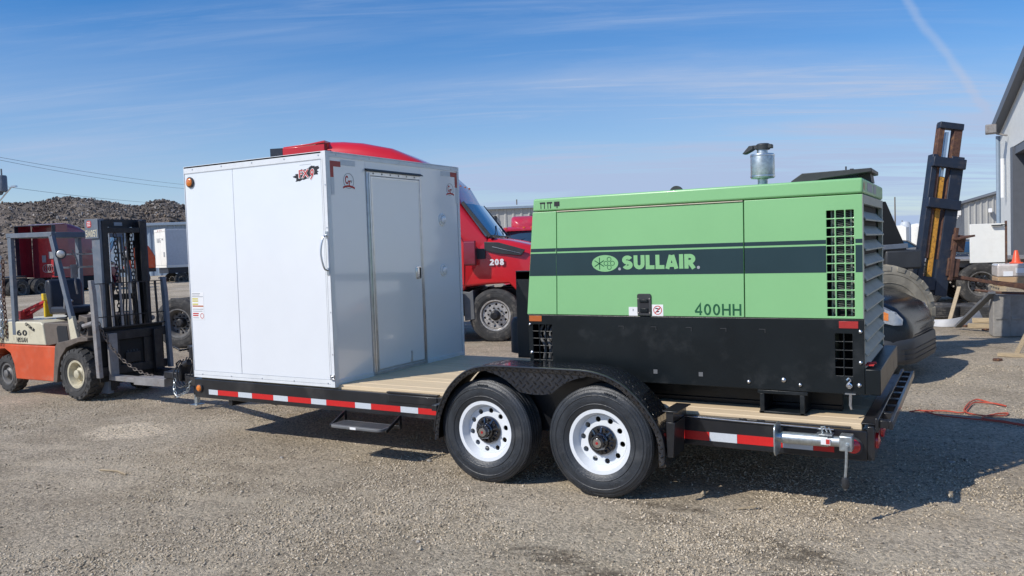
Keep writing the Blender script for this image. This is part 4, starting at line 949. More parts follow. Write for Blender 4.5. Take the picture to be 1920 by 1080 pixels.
# roof: muffler, rain cap, cooler flap, lifting eye
mu = MB(); mu.lathe([(.036, 2.15), (.036, 2.242), (.050, 2.248), (.084, 2.250), (.087, 2.262), (.087, 2.418), (.084, 2.430), (.060, 2.434), (.040, 2.436), (.038, 2.462)], (1.405, .8, 0), 'z', 36)
mu = mu.obj('exhaust_muffler', 'zinc', K)
b = MB(); b.lathe([(.089, 2.258), (.090, 2.264), (.089, 2.270)], (1.405, .8, 0), 'z', 36, closed=True); b.lathe([(.088, 2.412), (.089, 2.418), (.088, 2.424)], (1.405, .8, 0), 'z', 36, closed=True); b.obj('muffler_band', 'alu', mu)
b = MB(); b.lathe([(.050, 2.462), (.052, 2.500), (.040, 2.508), (.020, 2.510)], (1.412, .8, 0), 'z', 20); b.box((1.335, .77, 2.470), (1.48, .83, 2.498)); b.prism([(1.345, 2.496), (1.315, 2.496), (1.265, 2.440), (1.285, 2.440), (1.325, 2.458), (1.345, 2.470)], 'y', .76, .84); b.obj('rain_cap', 'plast', mu, .003)
b = MB(); b.prism([(1.655, 2.166), (1.655, 2.196), (1.730, 2.246), (2.180, 2.252), (2.180, 2.226), (1.86, 2.200), (1.74, 2.166)], 'y', .55, 1.00); fl = b.obj('exhaust_flap', 'plast', K, .004)
b = MB(); b.prism([(2.05, 2.166), (2.165, 2.166), (2.155, 2.235), (2.10, 2.235)], 'y', .70, .90); b.cyl((2.0, .70, 2.262), (2.0, .70, 2.285), .006, seg=6); b.cyl((2.02, .85, 2.262), (2.02, .85, 2.278), .014, seg=8); b.obj('flap_prop', 'plast', fl)
b = MB(); a = [(.735+.060*math.cos(R_(t)), 2.170+.068*math.sin(R_(t))) for t in range(0, 181, 15)]; c_ = [(.735+.030*math.cos(R_(t)), 2.170+.036*math.sin(R_(t))) for t in range(180, -1, -15)]
b.prism(a+c_, 'y', .79, .81); b.obj('lifting_eye', 'plast', K)
# skids, fork pockets
for x0 in (1.505, .20):
    b = MB()
    y0, y1 = cy+.0, cy1
    b.box((x0-.015, y0, .742), (x0+.312, y1, .766)); b.box((x0, y0, .607), (x0+.03, y1, .742)); b.box((x0+.262, y0, .607), (x0+.292, y1, .742)); b.box((x0-.005, y0, .607), (x0+.300, y1, .622)); b.obj('fork_pocket', 'bblack', K, .003)
for y in (.40, 1.15):
    b = MB(); b.box((-.25, y, .607), (2.0, y+.06, .64)); b.box((-.25, y+.02, .64), (2.0, y+.04, .765)); b.obj('skid_rail', 'bblack', K, .002)
b = MB(); b.bar((1.25, .6, .66), (1.48, .6, .76), .03); b.bar((.75, .62, .76), (1.20, .45, .63), .035); b.obj('brace', 'bblack', K)
# ------------------------------------------------------------ forklift at the trailer's hitch
F = thing('forklift', 'old orange and cream counterbalance forklift with dark raised-guard mast, forks under the trailer hitch', 'forklift', (-7.5, 1.38, 0))
def F_(n, b, m_, bev=.004, **k): return b.obj(n, m_, F, bev, **k)
body = [(-1.47, .22), (-.54, .22), (-.45, .705), (-2.28, .705), (-2.32, .42), (-2.07, .40), (-2.03, .55), (-1.90, .625), (-1.72, .64), (-1.58, .58), (-1.50, .42)]
b = MB(); b.prism(body, 'y', -.52, .52); F_('counterweight', b, 'orange', .012)
b = MB(); b.prism([(-2.24, .710), (-.69, .710), (-.745, 1.00), (-.80, 1.03), (-2.16, 1.03), (-2.24, .98)], 'y', -.515, .515); F_('engine_hood', b, 'cream', .018, seg=3)
b = MB(); b.prism([(-.685, .708), (-.12, .78), (-.17, 1.02), (-.74, 1.02)], 'y', -.505, .505); hs_ = F_('step_panel', b, 'brown', .01)
b = MB(); b.prism([(-.40, .74), (-.17, .77), (-.20, .985), (-.40, .985), (-.43, .95)], 'y', -.512, -.504); b.obj('step_recess', 'ink', hs_)
b = MB(); b.prism([(-.53, .22), (-.44, .705), (-.38, .76), (-.12, .80), (.18, .86), (.30, .84), (.30, .80), (.1, .78), (-.18, .70), (-.33, .56), (-.40, .40), (-.44, .22)], 'y', -.545, .545); F_('front_fender', b, 'brown', .006)
b = MB(); b.box((-.42, -.40, .22), (.30, .40, .80)); b.box((-2.1, -.38, .30), (-.5, .38, .5)); F_('chassis', b, 'greasy')
# lettering on the hood, near side
y = -.5165
mobj('lettering', stroke_mesh('lettering', '60', -1.385, -1.13, .835, .915, 'ink', 'y-', (0, y-.0008, 0), .20, .12, .002), F)
mobj('lettering', stroke_mesh('lettering', 'NISSAN', -1.395, -1.13, .745, .808, 'ink', 'y-', (0, y-.0008, 0), .14, .12, .002), F)
o = mobj('lettering', text_mesh('lettering', 'OPTIMUM', 0, .24, 0, .05, 'ink', 'y-', (0, 0, 0), .002, .015, .2), F); o.location = (-1.17, y, .985); o.rotation_euler = (0, .42, 0)
# cream pillar foot and guard
for s_ in (-1, 1):
    b = MB(); b.prism([(-.16, 1.10), (-.06, 1.12), (.02, .86), (.05, .80), (-.10, .77), (-.12, .80)], 'y', s_*.515, s_*.46); F_('pillar_foot', b, 'cream', .006)
    b = MB(); b.bar((-.44, s_*.49, 2.20), (-.09, s_*.49, 1.08), .055, .075); F_('guard_pillar', b, 'fgrey', .006)
    b = MB(); b.bar((-1.45, s_*.49, .84), (-1.43, s_*.49, 2.22), .055, .085, up=(1, 0, 0)); F_('guard_pillar', b, 'fgrey', .006)
    b = MB(); b.bar((-1.50, s_*.49, 2.235), (-.40, s_*.49, 2.215), .055, .065); F_('guard_rail', b, 'fgrey', .006)
b = MB()
for i in range(8): x = -1.44+i*.143; b.box((x, -.462, 2.205), (x+.03, .462, 2.235))
b.box((-.45, -.462, 2.17), (-.39, .462, 2.245)); b.box((-1.50, -.462, 2.20), (-1.45, .462, 2.26)); F_('guard_slat', b, 'fgrey', .003)
b = MB(); b.box((-.30, -.46, 1.75), (-.28, .46, 1.775)); b.box((-.34, -.46, 1.93), (-.32, .46, 1.95)); F_('guard_crossbar', b, 'alu', 0)
# seat, steering, levers, dash
b = MB(); b.prism([(-1.05, 1.10), (-.98, 1.12), (-.98, 1.52), (-1.02, 1.60), (-1.10, 1.60), (-1.14, 1.50)], 'y', -.24, .24); st = F_('seat_back', b, 'seat', .03, seg=3)
b = MB(); b.box((-1.0, -.25, 1.12), (-.52, .25, 1.22)); F_('seat', b, 'seat', .03, seg=3)
b = MB(); b.box((-.95, -.2, 1.04), (-.58, .2, 1.06)); b.lathe([(.13, 1.03), (.16, 1.06), (.12, 1.08), (.16, 1.10), (.12, 1.12)], (-.78, 0, 0), 'z', 16); F_('seat_suspension', b, 'greasy')
b = MB(); b.tube([(-.62, -.27, 1.2), (-.60, -.27, 1.36), (-.42, -.27, 1.30)], .014, 6); b.tube([(-.62, .27, 1.2), (-.60, .27, 1.36), (-.42, .27, 1.30)], .014, 6); F_('armrest', b, 'alu', 0)
b = MB(); c = Vector((-.17, .02, 1.42)); n_ = Vector((-.7, 0, .7)).normalized(); u = Vector((0, 1, 0)); v_ = n_.cross(u)
b.tube([c+(u*math.cos(2*PI*i/20)+v_*math.sin(2*PI*i/20))*.16 for i in range(20)], .014, 6, closed=True)
for i in range(3): b.cyl(c, c+(u*math.cos(2.1*i)+v_*math.sin(2.1*i))*.16, .008, seg=6)
b.cyl(c, (-.02, .02, 1.05), .022, seg=8); F_('steering_wheel', b, 'seat', 0)
b = MB(); b.prism([(-.05, .80), (.20, .84), (.20, 1.10), (.02, 1.13)], 'y', -.47, .47); F_('dash_panel', b, 'brown', .01)
b = MB(); b.lathe([(.085, -.49), (.085, -.475)], (.10, 0, .965), 'y', 20); b.lathe([(.045, -.53), (.05, -.49)], (.10, 0, .965), 'y', 14); F_('tilt_cylinder_mount', b, 'greasy', 0)
b = MB(); b.cyl((.06, -.50, .96), (.28, -.44, 1.02), .035, seg=10); b.cyl((.06, .50, .96), (.28, .44, 1.02), .035, seg=10); F_('tilt_cylinder', b, 'fgrey2', 0)
def lampy(parent, p, r, nm='work_lamp', d=(1, 0, 0)):
    p = Vector(p); d = Vector(d).normalized(); b = MB(); b.tube([p-d*.06, p-d*.03, p, p+d*.008], [r*.5, r*.9, r, r*.95], 20); o = b.obj(nm, 'seat', parent)
    b = MB(); b.tube([p+d*.008, p+d*.014, p+d*.018], [r*.74, r*.6, r*.2], 20); b.obj('lens', 'arim', o); return o
lampy(F, (-.24, -.50, 1.945), .068, d=(.75, -.65, 0)); lampy(F, (-.20, .44, 1.92), .068, d=(.75, -.65, 0))
for y_ in (-.47, .47): pass
b = MB(); b.bar((-.36, -.48, 1.98), (-.26, -.49, 1.95), .015); b.bar((-.36, .46, 1.98), (-.22, .44, 1.93), .015); b.tube(smooth_poly([(-.30, -.30, 2.0), (-.28, -.25, 1.8), (-.25, -.32, 1.6), (-.28, -.28, 1.4)], 4), .012, 6); b.box((-.28, -.36, 1.62), (-.24, -.28, 1.80)); F_('lamp_bracket', b, 'fgrey2', 0)
# wheels
for s_ in (-1, 1):
    wheel(F, 'fkf', (0, s_*.45, .35), .335, .23, .175, tm='otyre', rm='crim', grooves=0, lugs=19, disc=.01, holes=6, hr=.016, hpos=.085, flip=s_ > 0, hub='fk', seg=48)
    wheel(F, 'fkr', (-1.75, s_*.41, .275), .262, .18, .14, tm='otyre', rm='grim', grooves=0, lugs=17, disc=.0, holes=6, hr=.014, hpos=.07, flip=s_ > 0, hub='fk', seg=40, spin=.3)
# mast
for s_ in (-1, 1):
    b = MB(); b.prism([(s_*.345, 0), (s_*.345, .0)] if False else [(.22, s_*.35), (.22, s_*.28), (.25, s_*.28), (.25, s_*.325), (.36, s_*.325), (.36, s_*.28), (.39, s_*.28), (.39, s_*.35)], 'z', .08, 2.385); F_('mast_rail', b, 'fgrey' if s_ < 0 else 'navy', .002)  # near rail coloured lighter for its sunlit face, far rail kept dark
    b = MB(); b.prism([(.26, s_*.315), (.26, s_*.235), (.285, s_*.235), (.285, s_*.29), (.385, s_*.29), (.385, s_*.235), (.405, s_*.235), (.405, s_*.315)], 'z', .12, 2.36); F_('inner_rail', b, 'greasy', .002)
    b = MB(); b.cyl((.30, s_*.17, .15), (.30, s_*.17, 1.55), .034, seg=12); b.cyl((.30, s_*.17, 1.55), (.30, s_*.17, 2.28), .020, seg=10, m=1); F_('lift_cylinder', b, ['greasy', 'alu'], 0)
b = MB(); b.box((.235, -.279, 2.235), (.275, .279, 2.385)); b.box((.24, -.279, 1.30), (.27, .279, 1.38)); b.box((.24, -.279, .18), (.27, .279, .34)); b.box((.30, -.234, 2.20), (.40, .234, 2.27)); F_('mast_crossbar', b, 'greasy', .004)
b = MB(); b.box((.276, -.06, 2.30), (.280, .06, 2.345)); F_('load_plate', b, 'greyink', 0)
b = MB(); b.box((.245, .05, 1.83), (.265, .23, 1.87)); b.prism(circ(.18, 2.05, .07), 'x', .24, .27); b.box((.245, .12, 1.87), (.262, .22, 2.24)); F_('hose_guide', b, 'greasy')
for s_ in (-1, 1): chain([(.37, s_*.12, .6), (.37, s_*.12, 2.2)], .018, .007, 'lift_chain', 'greasy', F, kind='stuff')
for k in range(4):
    b = MB(); y_ = -.06+.045*k; b.tube(smooth_poly([(.33, y_, 2.15), (.31, y_+.02, 1.5), (.34, y_-.03, .9), (.44, y_, .55), (.40, y_+.04, .35)], 5), .011, 6); F_('hydraulic_hose', b, 'plast', 0)
# sign plate at the mast top
b = MB(); b.box((.12, -.372, 2.13), (.40, -.364, 2.385)); sg = F_('number_plate', b, 'fgrey', .002)
mobj('lettering', stroke_mesh('lettering', '5M051', .135, .375, 2.150, 2.240, 'cream', 'y-', (0, -.3735, 0), .16, .14, .002), sg)
b = MB(); b.prism(rect(.165, 2.275, .265, 2.365, .03), 'y', -.3745, -.3722); q = b.obj('red_badge', 'redink', sg)
b = MB()
for z in (2.295, 2.318, 2.341): b.box((.18, -.3765, z), (.25, -.3746, z+.009))
b.obj('badge_line', 'whiteink', q)
# carriage, load backrest, forks
b = MB(); b.box((.425, -.50, .78), (.465, .50, .90)); b.box((.425, -.50, .33), (.465, .50, .44)); b.box((.425, -.36, .44), (.46, -.20, .78)); b.box((.425, .16, .44), (.46, .34, .78)); b.box((.43, -.12, .46), (.455, .1, .60)); F_('carriage', b, 'greasy', .005)
b = MB(); b.box((.405, -.48, .25), (.43, .48, .95)); F_('carriage_plate', b, 'dark', .003)
for s_ in (-1, 1):
    b = MB(); b.prism([(.40+.06, .32), (.47+.06, .32), (.46+.03, 1.40), (.44+.02, 1.585), (.40+.0, 1.585), (.40+.01, 1.40)], 'y', s_*.555, s_*.500); F_('backrest_post', b, 'fgrey2' if s_ < 0 else 'fgrey', .006)
b = MB(); b.bar((.43, -.50, 1.535), (.43, .50, 1.535), .016, .012); b.bar((.455, -.50, .955), (.455, .50, .955), .03, .018); b.bar((.45, -.50, 1.10), (.45, .50, 1.10), .012); F_('backrest_bar', b, 'greasy', 0)
for i in range(7):
    y_ = -.40+i*.133
    b = MB(); b.bar((.432, y_, 1.53), (.453, y_, .965), .030, .014, up=(1, 0, 0)); F_('backrest_bar', b, 'fgrey2' if i < 5 else 'greasy', .001)
for y_, ln_, m_ in ((-.33, 1.02, 'fgrey2'), (.34, 1.55, 'greasy')):
    b = MB(); b.box((.470, y_-.06, .27), (.52, y_+.06, .88)); b.prism([(.52, .27), (1.0, .265), (.52+ln_, .30), (.52+ln_, .318), (1.0, .325), (.52, .33)], 'y', y_-.065, y_+.065); F_('fork', b, m_, .004)
b = MB(); b.box((1.02, -.42, .245), (1.62, -.24, .345)); F_('fork_sleeve', b, 'fgrey2', .004)
ch = chain([(.50, -.50, 1.02), (.53, -.46, .86), (.60, -.42, .72), (.74, -.37, .55), (.92, -.33, .43), (1.10, -.30, .365), (1.22, -.30, .352)], .017, .0062, 'hanging_chain', 'brown', None)
tag(ch, 'steel chain hanging from the forklift carriage down to its near fork', 'chain'); ch.location = (-7.5, 1.38, 0)
# snow chains hung behind the guard, and gear carried behind the seat
b_all = thing('tyre_chains', 'bundle of rusty tyre chains hanging at the rear of the old forklift', 'chains', (-9.21, .86, 0))
for i in range(7):
    x = -.13+i*.038; chain([(x, -.03*(i % 2), 2.05-.03*i), (x+.01*math.sin(i), -.02, 1.3), (x-.01, -.03*(i % 3), .70+.02*i)], .020, .0075, 'chain_strand', 'rust' if i % 3 == 0 else 'zinc', b_all)
rb = thing('lifting_bracket', 'folded red steel lifting bracket lying behind the forklift seat', 'bracket', (-8.92, 1.38, 1.035))
b = MB(); b.bar((-.30, -.25, .10), (.12, -.12, .26), .05, .04); b.bar((-.30, -.22, .03), (.14, -.10, .24), .05, .04); b.obj('arm', 'mred', rb, .004); b = MB(); b.box((-.34, -.30, .0), (-.24, -.12, .12)); b.obj('bracket_foot', 'mred', rb, .004)
yb = MB(); yb.box((-8.86, 1.22, 1.30), (-8.68, 1.34, 1.40)); yb.box((-8.84, 1.23, 1.06), (-8.78, 1.33, 1.30)); tag(yb.obj('tool_case', 'yellow', None, .008), 'small yellow tool case perched behind the black forklift seat', 'case')

M['crimson'] = mat('crimson_truck_paint', (.50, .025, .055), .33, var=.1, coat=.5, dirt=(.3, .12, .12), dscale=2, damt=.3)
# ------------------------------------------------------------ road tractors
def truck(label, loc, ang, paint, group=None, num=None, roof='high', rear=True, sc=1, name='road_tractor'):
    t = thing(name, label, 'truck', loc, ang, group, sc=sc)
    A = lambda n, b, m_, bev=0, p=None, **k: b.obj(n, m_, p or t, bev, **k)
    b = MB(); b.loft([ringsec(x, hw, zb, zt, r, .97) for x, hw, zb, zt, r in ((-.62, 1.06, 1.08, 2.06, .16), (-.1, 1.05, 1.12, 2.04, .18), (.3, 1.04, 1.13, 1.97, .2), (.7, 1.01, .70, 1.87, .22), (1.0, .94, .55, 1.76, .24), (1.18, .86, .55, 1.60, .25), (1.24, .78, .60, 1.45, .25))]); A('hood', b, paint, smooth=50)
    b = MB(); b.prism([(-.62, 1.0), (-.50, .98), (-.42, 1.02), (-.40, .45), (-.60, .42)], 'y', -1.06, 1.06); A('inner_fender', b, 'gplast', .01)
    b = MB(); b.loft([ringsec(x, hw, zb, zt, .08) for x, hw, zb, zt in ((.60, 1.10, .32, .98), (1.0, 1.08, .30, 1.0), (1.30, .95, .32, .92), (1.36, .80, .36, .85))]); bp_ = A('bumper', b, paint, smooth=50)
    b = MB(); b.box((.58, -1.105, .30), (1.25, 1.105, .50)); A('bumper_skirt', b, 'gplast', .02)
    b = MB(); b.loft([ringsec(x, hw, zb, zt, .04) for x, hw, zb, zt in ((1.20, .52, .72, 1.62), (1.30, .50, .74, 1.50))]); g_ = A('grille', b, 'plast'); b = MB()
    for i in range(7): b.box((1.29, -.44, .80+i*.10), (1.318, .44, .83+i*.10))
    A('grille_bar', b, 'chrome', 0, g_)
    for s_ in (-1, 1):
        b = MB(); b.loft([ringsec(x, .14, 1.05, 1.28, .06) for x in (.86, 1.16)]); o = A('headlight', b, 'lens', .01); o.location = (0, s_*.78, 0)
        b = MB(); b.prism([(-.16, 1.95), (.12, 1.93), (.64, 1.77), (.56, 1.66), (.10, 1.71), (-.16, 1.78)], 'y', s_*1.055, s_*1.02); v_ = A('hood_vent', b, 'plast', .008)
        b = MB(); b.bar((.0, s_*1.060, 1.85), (.56, s_*1.060, 1.70), .014, .008); A('vent_trim', b, 'chrome', 0, v_)
        b = MB(); b.loft([ringsec(x, .07, 1.50, 1.98, .05) for x in (-.52, -.30)]); o = A('mirror', b, 'maroon' if paint == 'red' else paint, .01); o.location = (0, s_*1.20, 0)
        b = MB(); b.bar((-.41, s_*1.05, 1.92), (-.41, s_*1.16, 1.94), .04); b.bar((-.41, s_*1.05, 1.56), (-.41, s_*1.16, 1.56), .04); A('mirror_arm', b, 'plast')
    if roof == 'high':
        secs = ((-.12, 1.02, 2.05, .10), (-.30, 1.04, 2.30, .14), (-.60, 1.07, 2.72, .20), (-.80, 1.10, 3.10, .24), (-1.05, 1.13, 3.34, .28), (-1.45, 1.17, 3.62, .3), (-2.0, 1.20, 3.88, .3), (-2.6, 1.22, 4.02, .3), (-3.0, 1.22, 4.07, .3), (-3.25, 1.22, 4.08, .3)); wt = 2.72
    else:
        secs = ((-.12, 1.02, 2.05, .10), (-.34, 1.04, 2.50, .10), (-.42, 1.05, 2.62, .10), (-1.1, 1.08, 2.70, .12), (-2.0, 1.10, 2.72, .12)); wt = 2.48
    b = MB(); b.loft([ringsec(x, hw, 1.02 if x < -.5 else 1.5, zt, r, .98 if zt < 2.8 else .93) for x, hw, zt, r in secs]); A('cab', b, paint, smooth=50)
    b = MB(); xt = -.60 if roof == 'high' else -.34
    b.loft([[(-.10+o_, -.97, 2.07), (.0+o_, -.5, 2.07), (.03+o_, 0, 2.07), (.0+o_, .5, 2.07), (-.10+o_, .97, 2.07)]+[(-.16+o_, .97, 2.05), (-.16+o_, -.97, 2.05)] for o_ in (0,)]+
           [[(xt+.04, -.93, wt), (xt+.13, -.5, wt), (xt+.15, 0, wt), (xt+.13, .5, wt), (xt+.04, .93, wt)]+[(xt-.06, .93, wt), (xt-.06, -.93, wt)]]); A('windshield', b, 'glass', smooth=40)
    b = MB()
    for s_ in (-1, 1): b.bar((-.05, s_*.985, 2.05), (xt+.02, s_*.955, wt+.02), .05, .06)
    b.bar((-.02, -.98, 2.065), (-.02, .98, 2.065), .05, .03); A('window_surround', b, 'plast')
    b = MB(); b.bar((.02, -.6, 2.09), (-.12, .0, 2.28), .015); b.bar((.02, .05, 2.09), (-.12, .6, 2.28), .015); A('wiper', b, 'ink')
    for s_ in (-1, 1):
        b = MB(); b.prism([(-.62, 2.0), (-.95, 2.60), (-1.55, 2.62), (-1.55, 2.02), (-1.0, 1.92)] if roof == 'high' else [(-.40, 2.0), (-.55, 2.44), (-1.3, 2.46), (-1.3, 1.98)], 'y', s_*1.105, s_*1.06); A('side_window', b, 'glass', .005)
        b = MB(); b.prism([(-.58, 1.12), (-.56, 1.95), (-.95, 2.66), (-1.62, 2.68), (-1.62, 1.05)], 'y', s_*1.082, s_*1.05); d_ = A('door', b, paint, .006); b = MB(); b.box((-1.50, s_*1.085-.02, 1.60), (-1.30, s_*1.085+.02, 1.64)); A('door_handle', b, 'chrome', .004, d_)
    if roof == 'low':
        b = MB(); b.loft([ringsec(x, hw, zb, zt, .03) for x, hw, zb, zt in ((-.10, 1.10, 2.50, 2.56), (-.20, 1.12, 2.49, 2.62), (-.46, 1.10, 2.52, 2.66))]); A('sun_visor', b, paint)
        b = MB()
        for y_ in (-1.0, -.3, 0, .3, 1.0): b.sphere((-.16, y_, 2.615), .035, 8, sc=(1, 1.6, .8))
        A('marker_light', b, 'amber')
        b = MB(); b.loft([ringsec(x, hw, 2.62, zt, r) for x, hw, zt, r in ((-.45, .50, 2.74, .05), (-.55, .72, 2.92, .10), (-.9, .84, 3.08, .14), (-1.6, .88, 3.12, .14), (-2.0, .88, 3.12, .14))]); A('roof_fairing', b, paint, smooth=50)
    else:
        b = MB()
        for i in range(5): y_ = -.9+.12*i; b.box((-.93, y_-.02, 3.20), (-.86, y_+.02, 3.24))
        for y_ in (-.8, -.4, 0, .4, .8): b.sphere((-.84, y_, 3.13), .03, 8, sc=(1, 1.8, .8))
        A('marker_light', b, 'amber')
        # trailing fairing panels open at the back
        b = MB()
        for s_ in (-1, 1): b.prism([(-3.27, 1.05), (-3.27, 4.0), (-3.7, 3.98), (-4.15, 3.96), (-4.15, 1.1)], 'y', s_*1.22, s_*1.19)
        b.prism([(-3.27, 4.03), (-3.27, 4.075), (-3.6, 4.03), (-4.15, 3.99), (-4.15, 3.95)], 'y', -1.19, 1.19); A('roof_extender', b, paint, .006)
        b = MB()
        for s_ in (-1, 1): b.box((-4.42, s_*1.205-.012, 1.1), (-4.155, s_*1.205+.012, 3.97))
        b.box((-4.42, -1.19, 3.93), (-4.155, 1.19, 3.97)); A('rubber_edge', b, 'navy')
        b = MB(); b.box((-3.30, -.75, 1.05), (-3.26, .75, 3.3)); q_ = A('back_wall', b, 'mred', .01)
        b = MB(); b.box((-3.34, -.3, 2.1), (-3.31, .05, 2.5)); b.box((-3.34, .25, 1.9), (-3.31, .5, 2.3)); A('service_panel', b, 'greyink', 0, q_)
        b = MB()
        for k in range(3): b.tube([Vector((-3.42, -.1+.15*k, 1.55))+Vector((0, math.cos(a)*.22, math.sin(a)*.22)) for a in [2*PI*j/14 for j in range(14)]], .018, 5, closed=True)
        A('air_hose', b, 'hose', 0, q_)
    L = -4.6 if roof == 'high' else -3.0
    b = MB()
    for s_ in (-1, 1): b.loft([ringsec(x, .10, .32, 1.04, .05) for x in (-.66, -2.0, L)]); 
    b2 = MB()
    for s_ in (-1, 1): b2.box((L, s_*1.16-.05, .34), (-.64, s_*1.16+.05, 1.035))
    A('side_skirt', b2, 'gplast' if paint == 'red' else 'dark', .02)
    b = MB()
    for s_ in (-1, 1): b.box((-7.3, s_*.42-.04, .72), (.9, s_*.42+.04, 1.0))
    b.box((-6.6, -.45, 1.0), (-5.5, .45, 1.10)); A('frame_rail', b, 'greasy')
    b = MB(); b.prism([(-6.7, 1.12), (-5.6, 1.16), (-5.5, 1.22), (-6.7, 1.18)], 'y', -.45, .45); A('fifth_wheel', b, 'greasy')
    for s_ in (-1, 1): wheel(t, 'tkf', (0, s_*(1.05-.14), .515), .515, .28, .292, tm='otyre', rm='arim', disc=-.075, holes=10, hr=.024, hpos=.215, flip=s_ > 0, hub='truck', seg=64, spin=.1)
    for x in (-5.38, -6.68):
        for s_ in (-1, 1):
            wheel(t, 'tkr', (x, s_*1.08, .515), .515, .27, .292, tm='otyre', rm='grim', disc=.06, holes=10, hr=.024, hpos=.215, flip=s_ > 0, hub='truck', seg=56)
            mobj('inner_wheel', _W[('t', 'tkr')], t, loc=(x, s_*.76, .515))
    for x in (0, -5.38, -6.68): b = MB(); b.cyl((x, -1.0, .5), (x, 1.0, .5), .08, seg=10); A('axle', b, 'greasy')
    if num:
        mobj('lettering', stroke_mesh('lettering', num, -.06, .22, 1.49, 1.61, 'whiteink', 'y-', (0, -1.056, 0), .24, .12, .012), t)
        mobj('lettering', stroke_mesh('lettering', num, .62, .88, .76, .92, 'whiteink', 'y-', (0, -1.112, 0), .24, .12, .012), t)
        b = MB(); b.box((-.62, -1.062, 1.62), (-.14, -1.052, 1.82)); A('side_stripe', b, 'plast')
    return t
TG = 'road tractors parked in the yard'
a208 = R_(19.7)
truck('bright red road tractor numbered 208 parked right behind the white box', (-5.28-math.sin(a208)*1.05, 7.89+math.cos(a208)*1.05, 0), a208, 'red', TG, '208')
truck('dusty maroon road tractor with tall sleeper parked beyond the old forklift', (-43.6, 24.2, .15), R_(108), 'maroon', TG, sc=1.0)
truck('low maroon day-cab tractor with orange roof markers facing the yard behind the red tractor', (-11.95, 21.85, 0), R_(-64), 'crimson', TG, roof='low')

# ------------------------------------------------------------ cars
def car(name, label, cat, loc, ang, paint='suvp', H=1.62, group=None, sc=1):
    """origin on the ground under the nose; x forward"""
    t = thing(name, label, cat, loc, ang, group, sc=sc); A = lambda n, b, m_, bev=0, p=None, **k: b.obj(n, m_, p or t, bev, **k)
    k = H/1.62
    S_ = ((0.0, .60, .40, .66, .10), (-.05, .72, .34, .77, .12), (-.16, .82, .30, .89, .14), (-.36, .885, .30, .985, .16), (-.58, .90, .30, 1.04, .16), (-.9, .92, .30, 1.10, .16), (-1.3, .93, .30, 1.15, .14), (-3.6, .93, .32, 1.16, .14), (-4.2, .90, .36, 1.10, .14), (-4.45, .84, .42, 1.0, .12))
    b = MB(); b.loft([ringsec(x, hw, zb*k, zt*k, r, .93) for x, hw, zb, zt, r in S_]); A('body', b, paint, smooth=55)
    b = MB(); b.loft([ringsec(x, hw, 1.0*k, zt*k, .08, .86) for x, hw, zt in ((-1.15, .84, 1.14), (-1.75, .84, 1.56), (-2.2, .84, 1.62), (-3.4, .84, 1.60), (-4.25, .80, 1.14))]); A('cabin', b, 'glass', smooth=50)
    b = MB(); b.loft([ringsec(x, hw*.86, zt*k-.05, zt*k+.012, .03) for x, hw, zt in ((-1.78, .86, 1.57), (-2.2, .86, 1.62), (-3.4, .86, 1.60))]); A('roof', b, paint)
    for s_ in (-1, 1):
        b = MB()
        for x0, x1 in ((-1.2, -1.78), ): b.bar((x0, s_*.83, 1.14*k), (x1, s_*.74, 1.57*k), .06)
        b.bar((-2.75, s_*.84, 1.14*k), (-2.75, s_*.74, 1.60*k), .08); A('window_pillar', b, paint)
        b = MB(); b.loft([[(x, s_*(y_+.012), z*k) for y_, z in pr] for x, pr in (( -.62, ((.880, .825), (.885, .95), (.82, .955), (.80, .83))), (-.34, ((.872, .755), (.864, .935), (.76, .945), (.76, .755))), (-.15, ((.808, .705), (.796, .85), (.66, .85), (.66, .705))), (-.08, ((.73, .70), (.73, .76), (.60, .76), (.60, .70))))]); hl = A('headlight', b, 'lens', smooth=50)
        b = MB(); b.loft([[(x, s_*(y_+.020), z*k) for y_, z in pr] for x, pr in ((-.48, ((.872, .80), (.874, .905), (.84, .905), (.84, .80))), (-.34, ((.862, .785), (.856, .905), (.80, .905), (.80, .785))), (-.20, ((.818, .755), (.808, .84), (.73, .84), (.73, .755))))]); A('turn_signal', b, 'amber', 0, hl)
    b = MB()
    for i in range(4): b.loft([[(x-.03*i*.5, y_, (.56+i*.045)*k), (x-.03, y_, (.56+i*.045)*k), (x-.03, y_, (.570+i*.045)*k), (x-.03*i*.5, y_, (.570+i*.045)*k)] for x, y_ in ((-.035, -.58), (.008, -.45), (.02, 0), (.008, .45), (-.035, .58))])
    A('grille', b, 'ink')
    b = MB(); b.loft([ringsec(x, hw, .24*k, .54*k, .08) for x, hw in ((.02, .58), (-.05, .74), (-.25, .87), (-.50, .925))]); bm_ = A('front_bumper', b, 'plast', smooth=50)
    b = MB()
    for i in range(3): b.loft([[(x, y_, .30+i*.06), (x-.02, y_, .30+i*.06), (x-.02, y_, .312+i*.06), (x, y_, .312+i*.06)] for x, y_ in ((-.045, -.78), (.03, -.55), (.035, .55), (-.045, .78))])
    A('bumper_slat', b, 'ink', 0, bm_)
    for s_ in (-1, 1):
        for x in (-.95, -3.55):
            wheel(t, 'car', (x, s_*.82, .34*k), .34*k, .22, .21, tm='otyre', rm='arim', disc=-.05, holes=7, hr=.03, hpos=.13, flip=s_ > 0, hub='fk', seg=40)
            b = MB(); b.lathe([(.40*k, s_*.90), (.40*k, s_*.945), (.355*k, s_*.945), (.355*k, s_*.90)], (x, 0, .36*k), 'y', 24, closed=True); A('wheel_arch', b, 'plast')
    return t
car('crossover_car', 'black crossover car with clear headlight and orange turn signal nosing out behind the green compressor', 'car', (2.24, 5.72, 0), R_(-9), H=1.66)
CG = 'cars parked far across the yard'
car('parked_car', 'dark grey parked car left of the tall leaning mast, far across the yard', 'car', (1.15, 46.5, 0), R_(10), 'gplast', 1.5, CG)
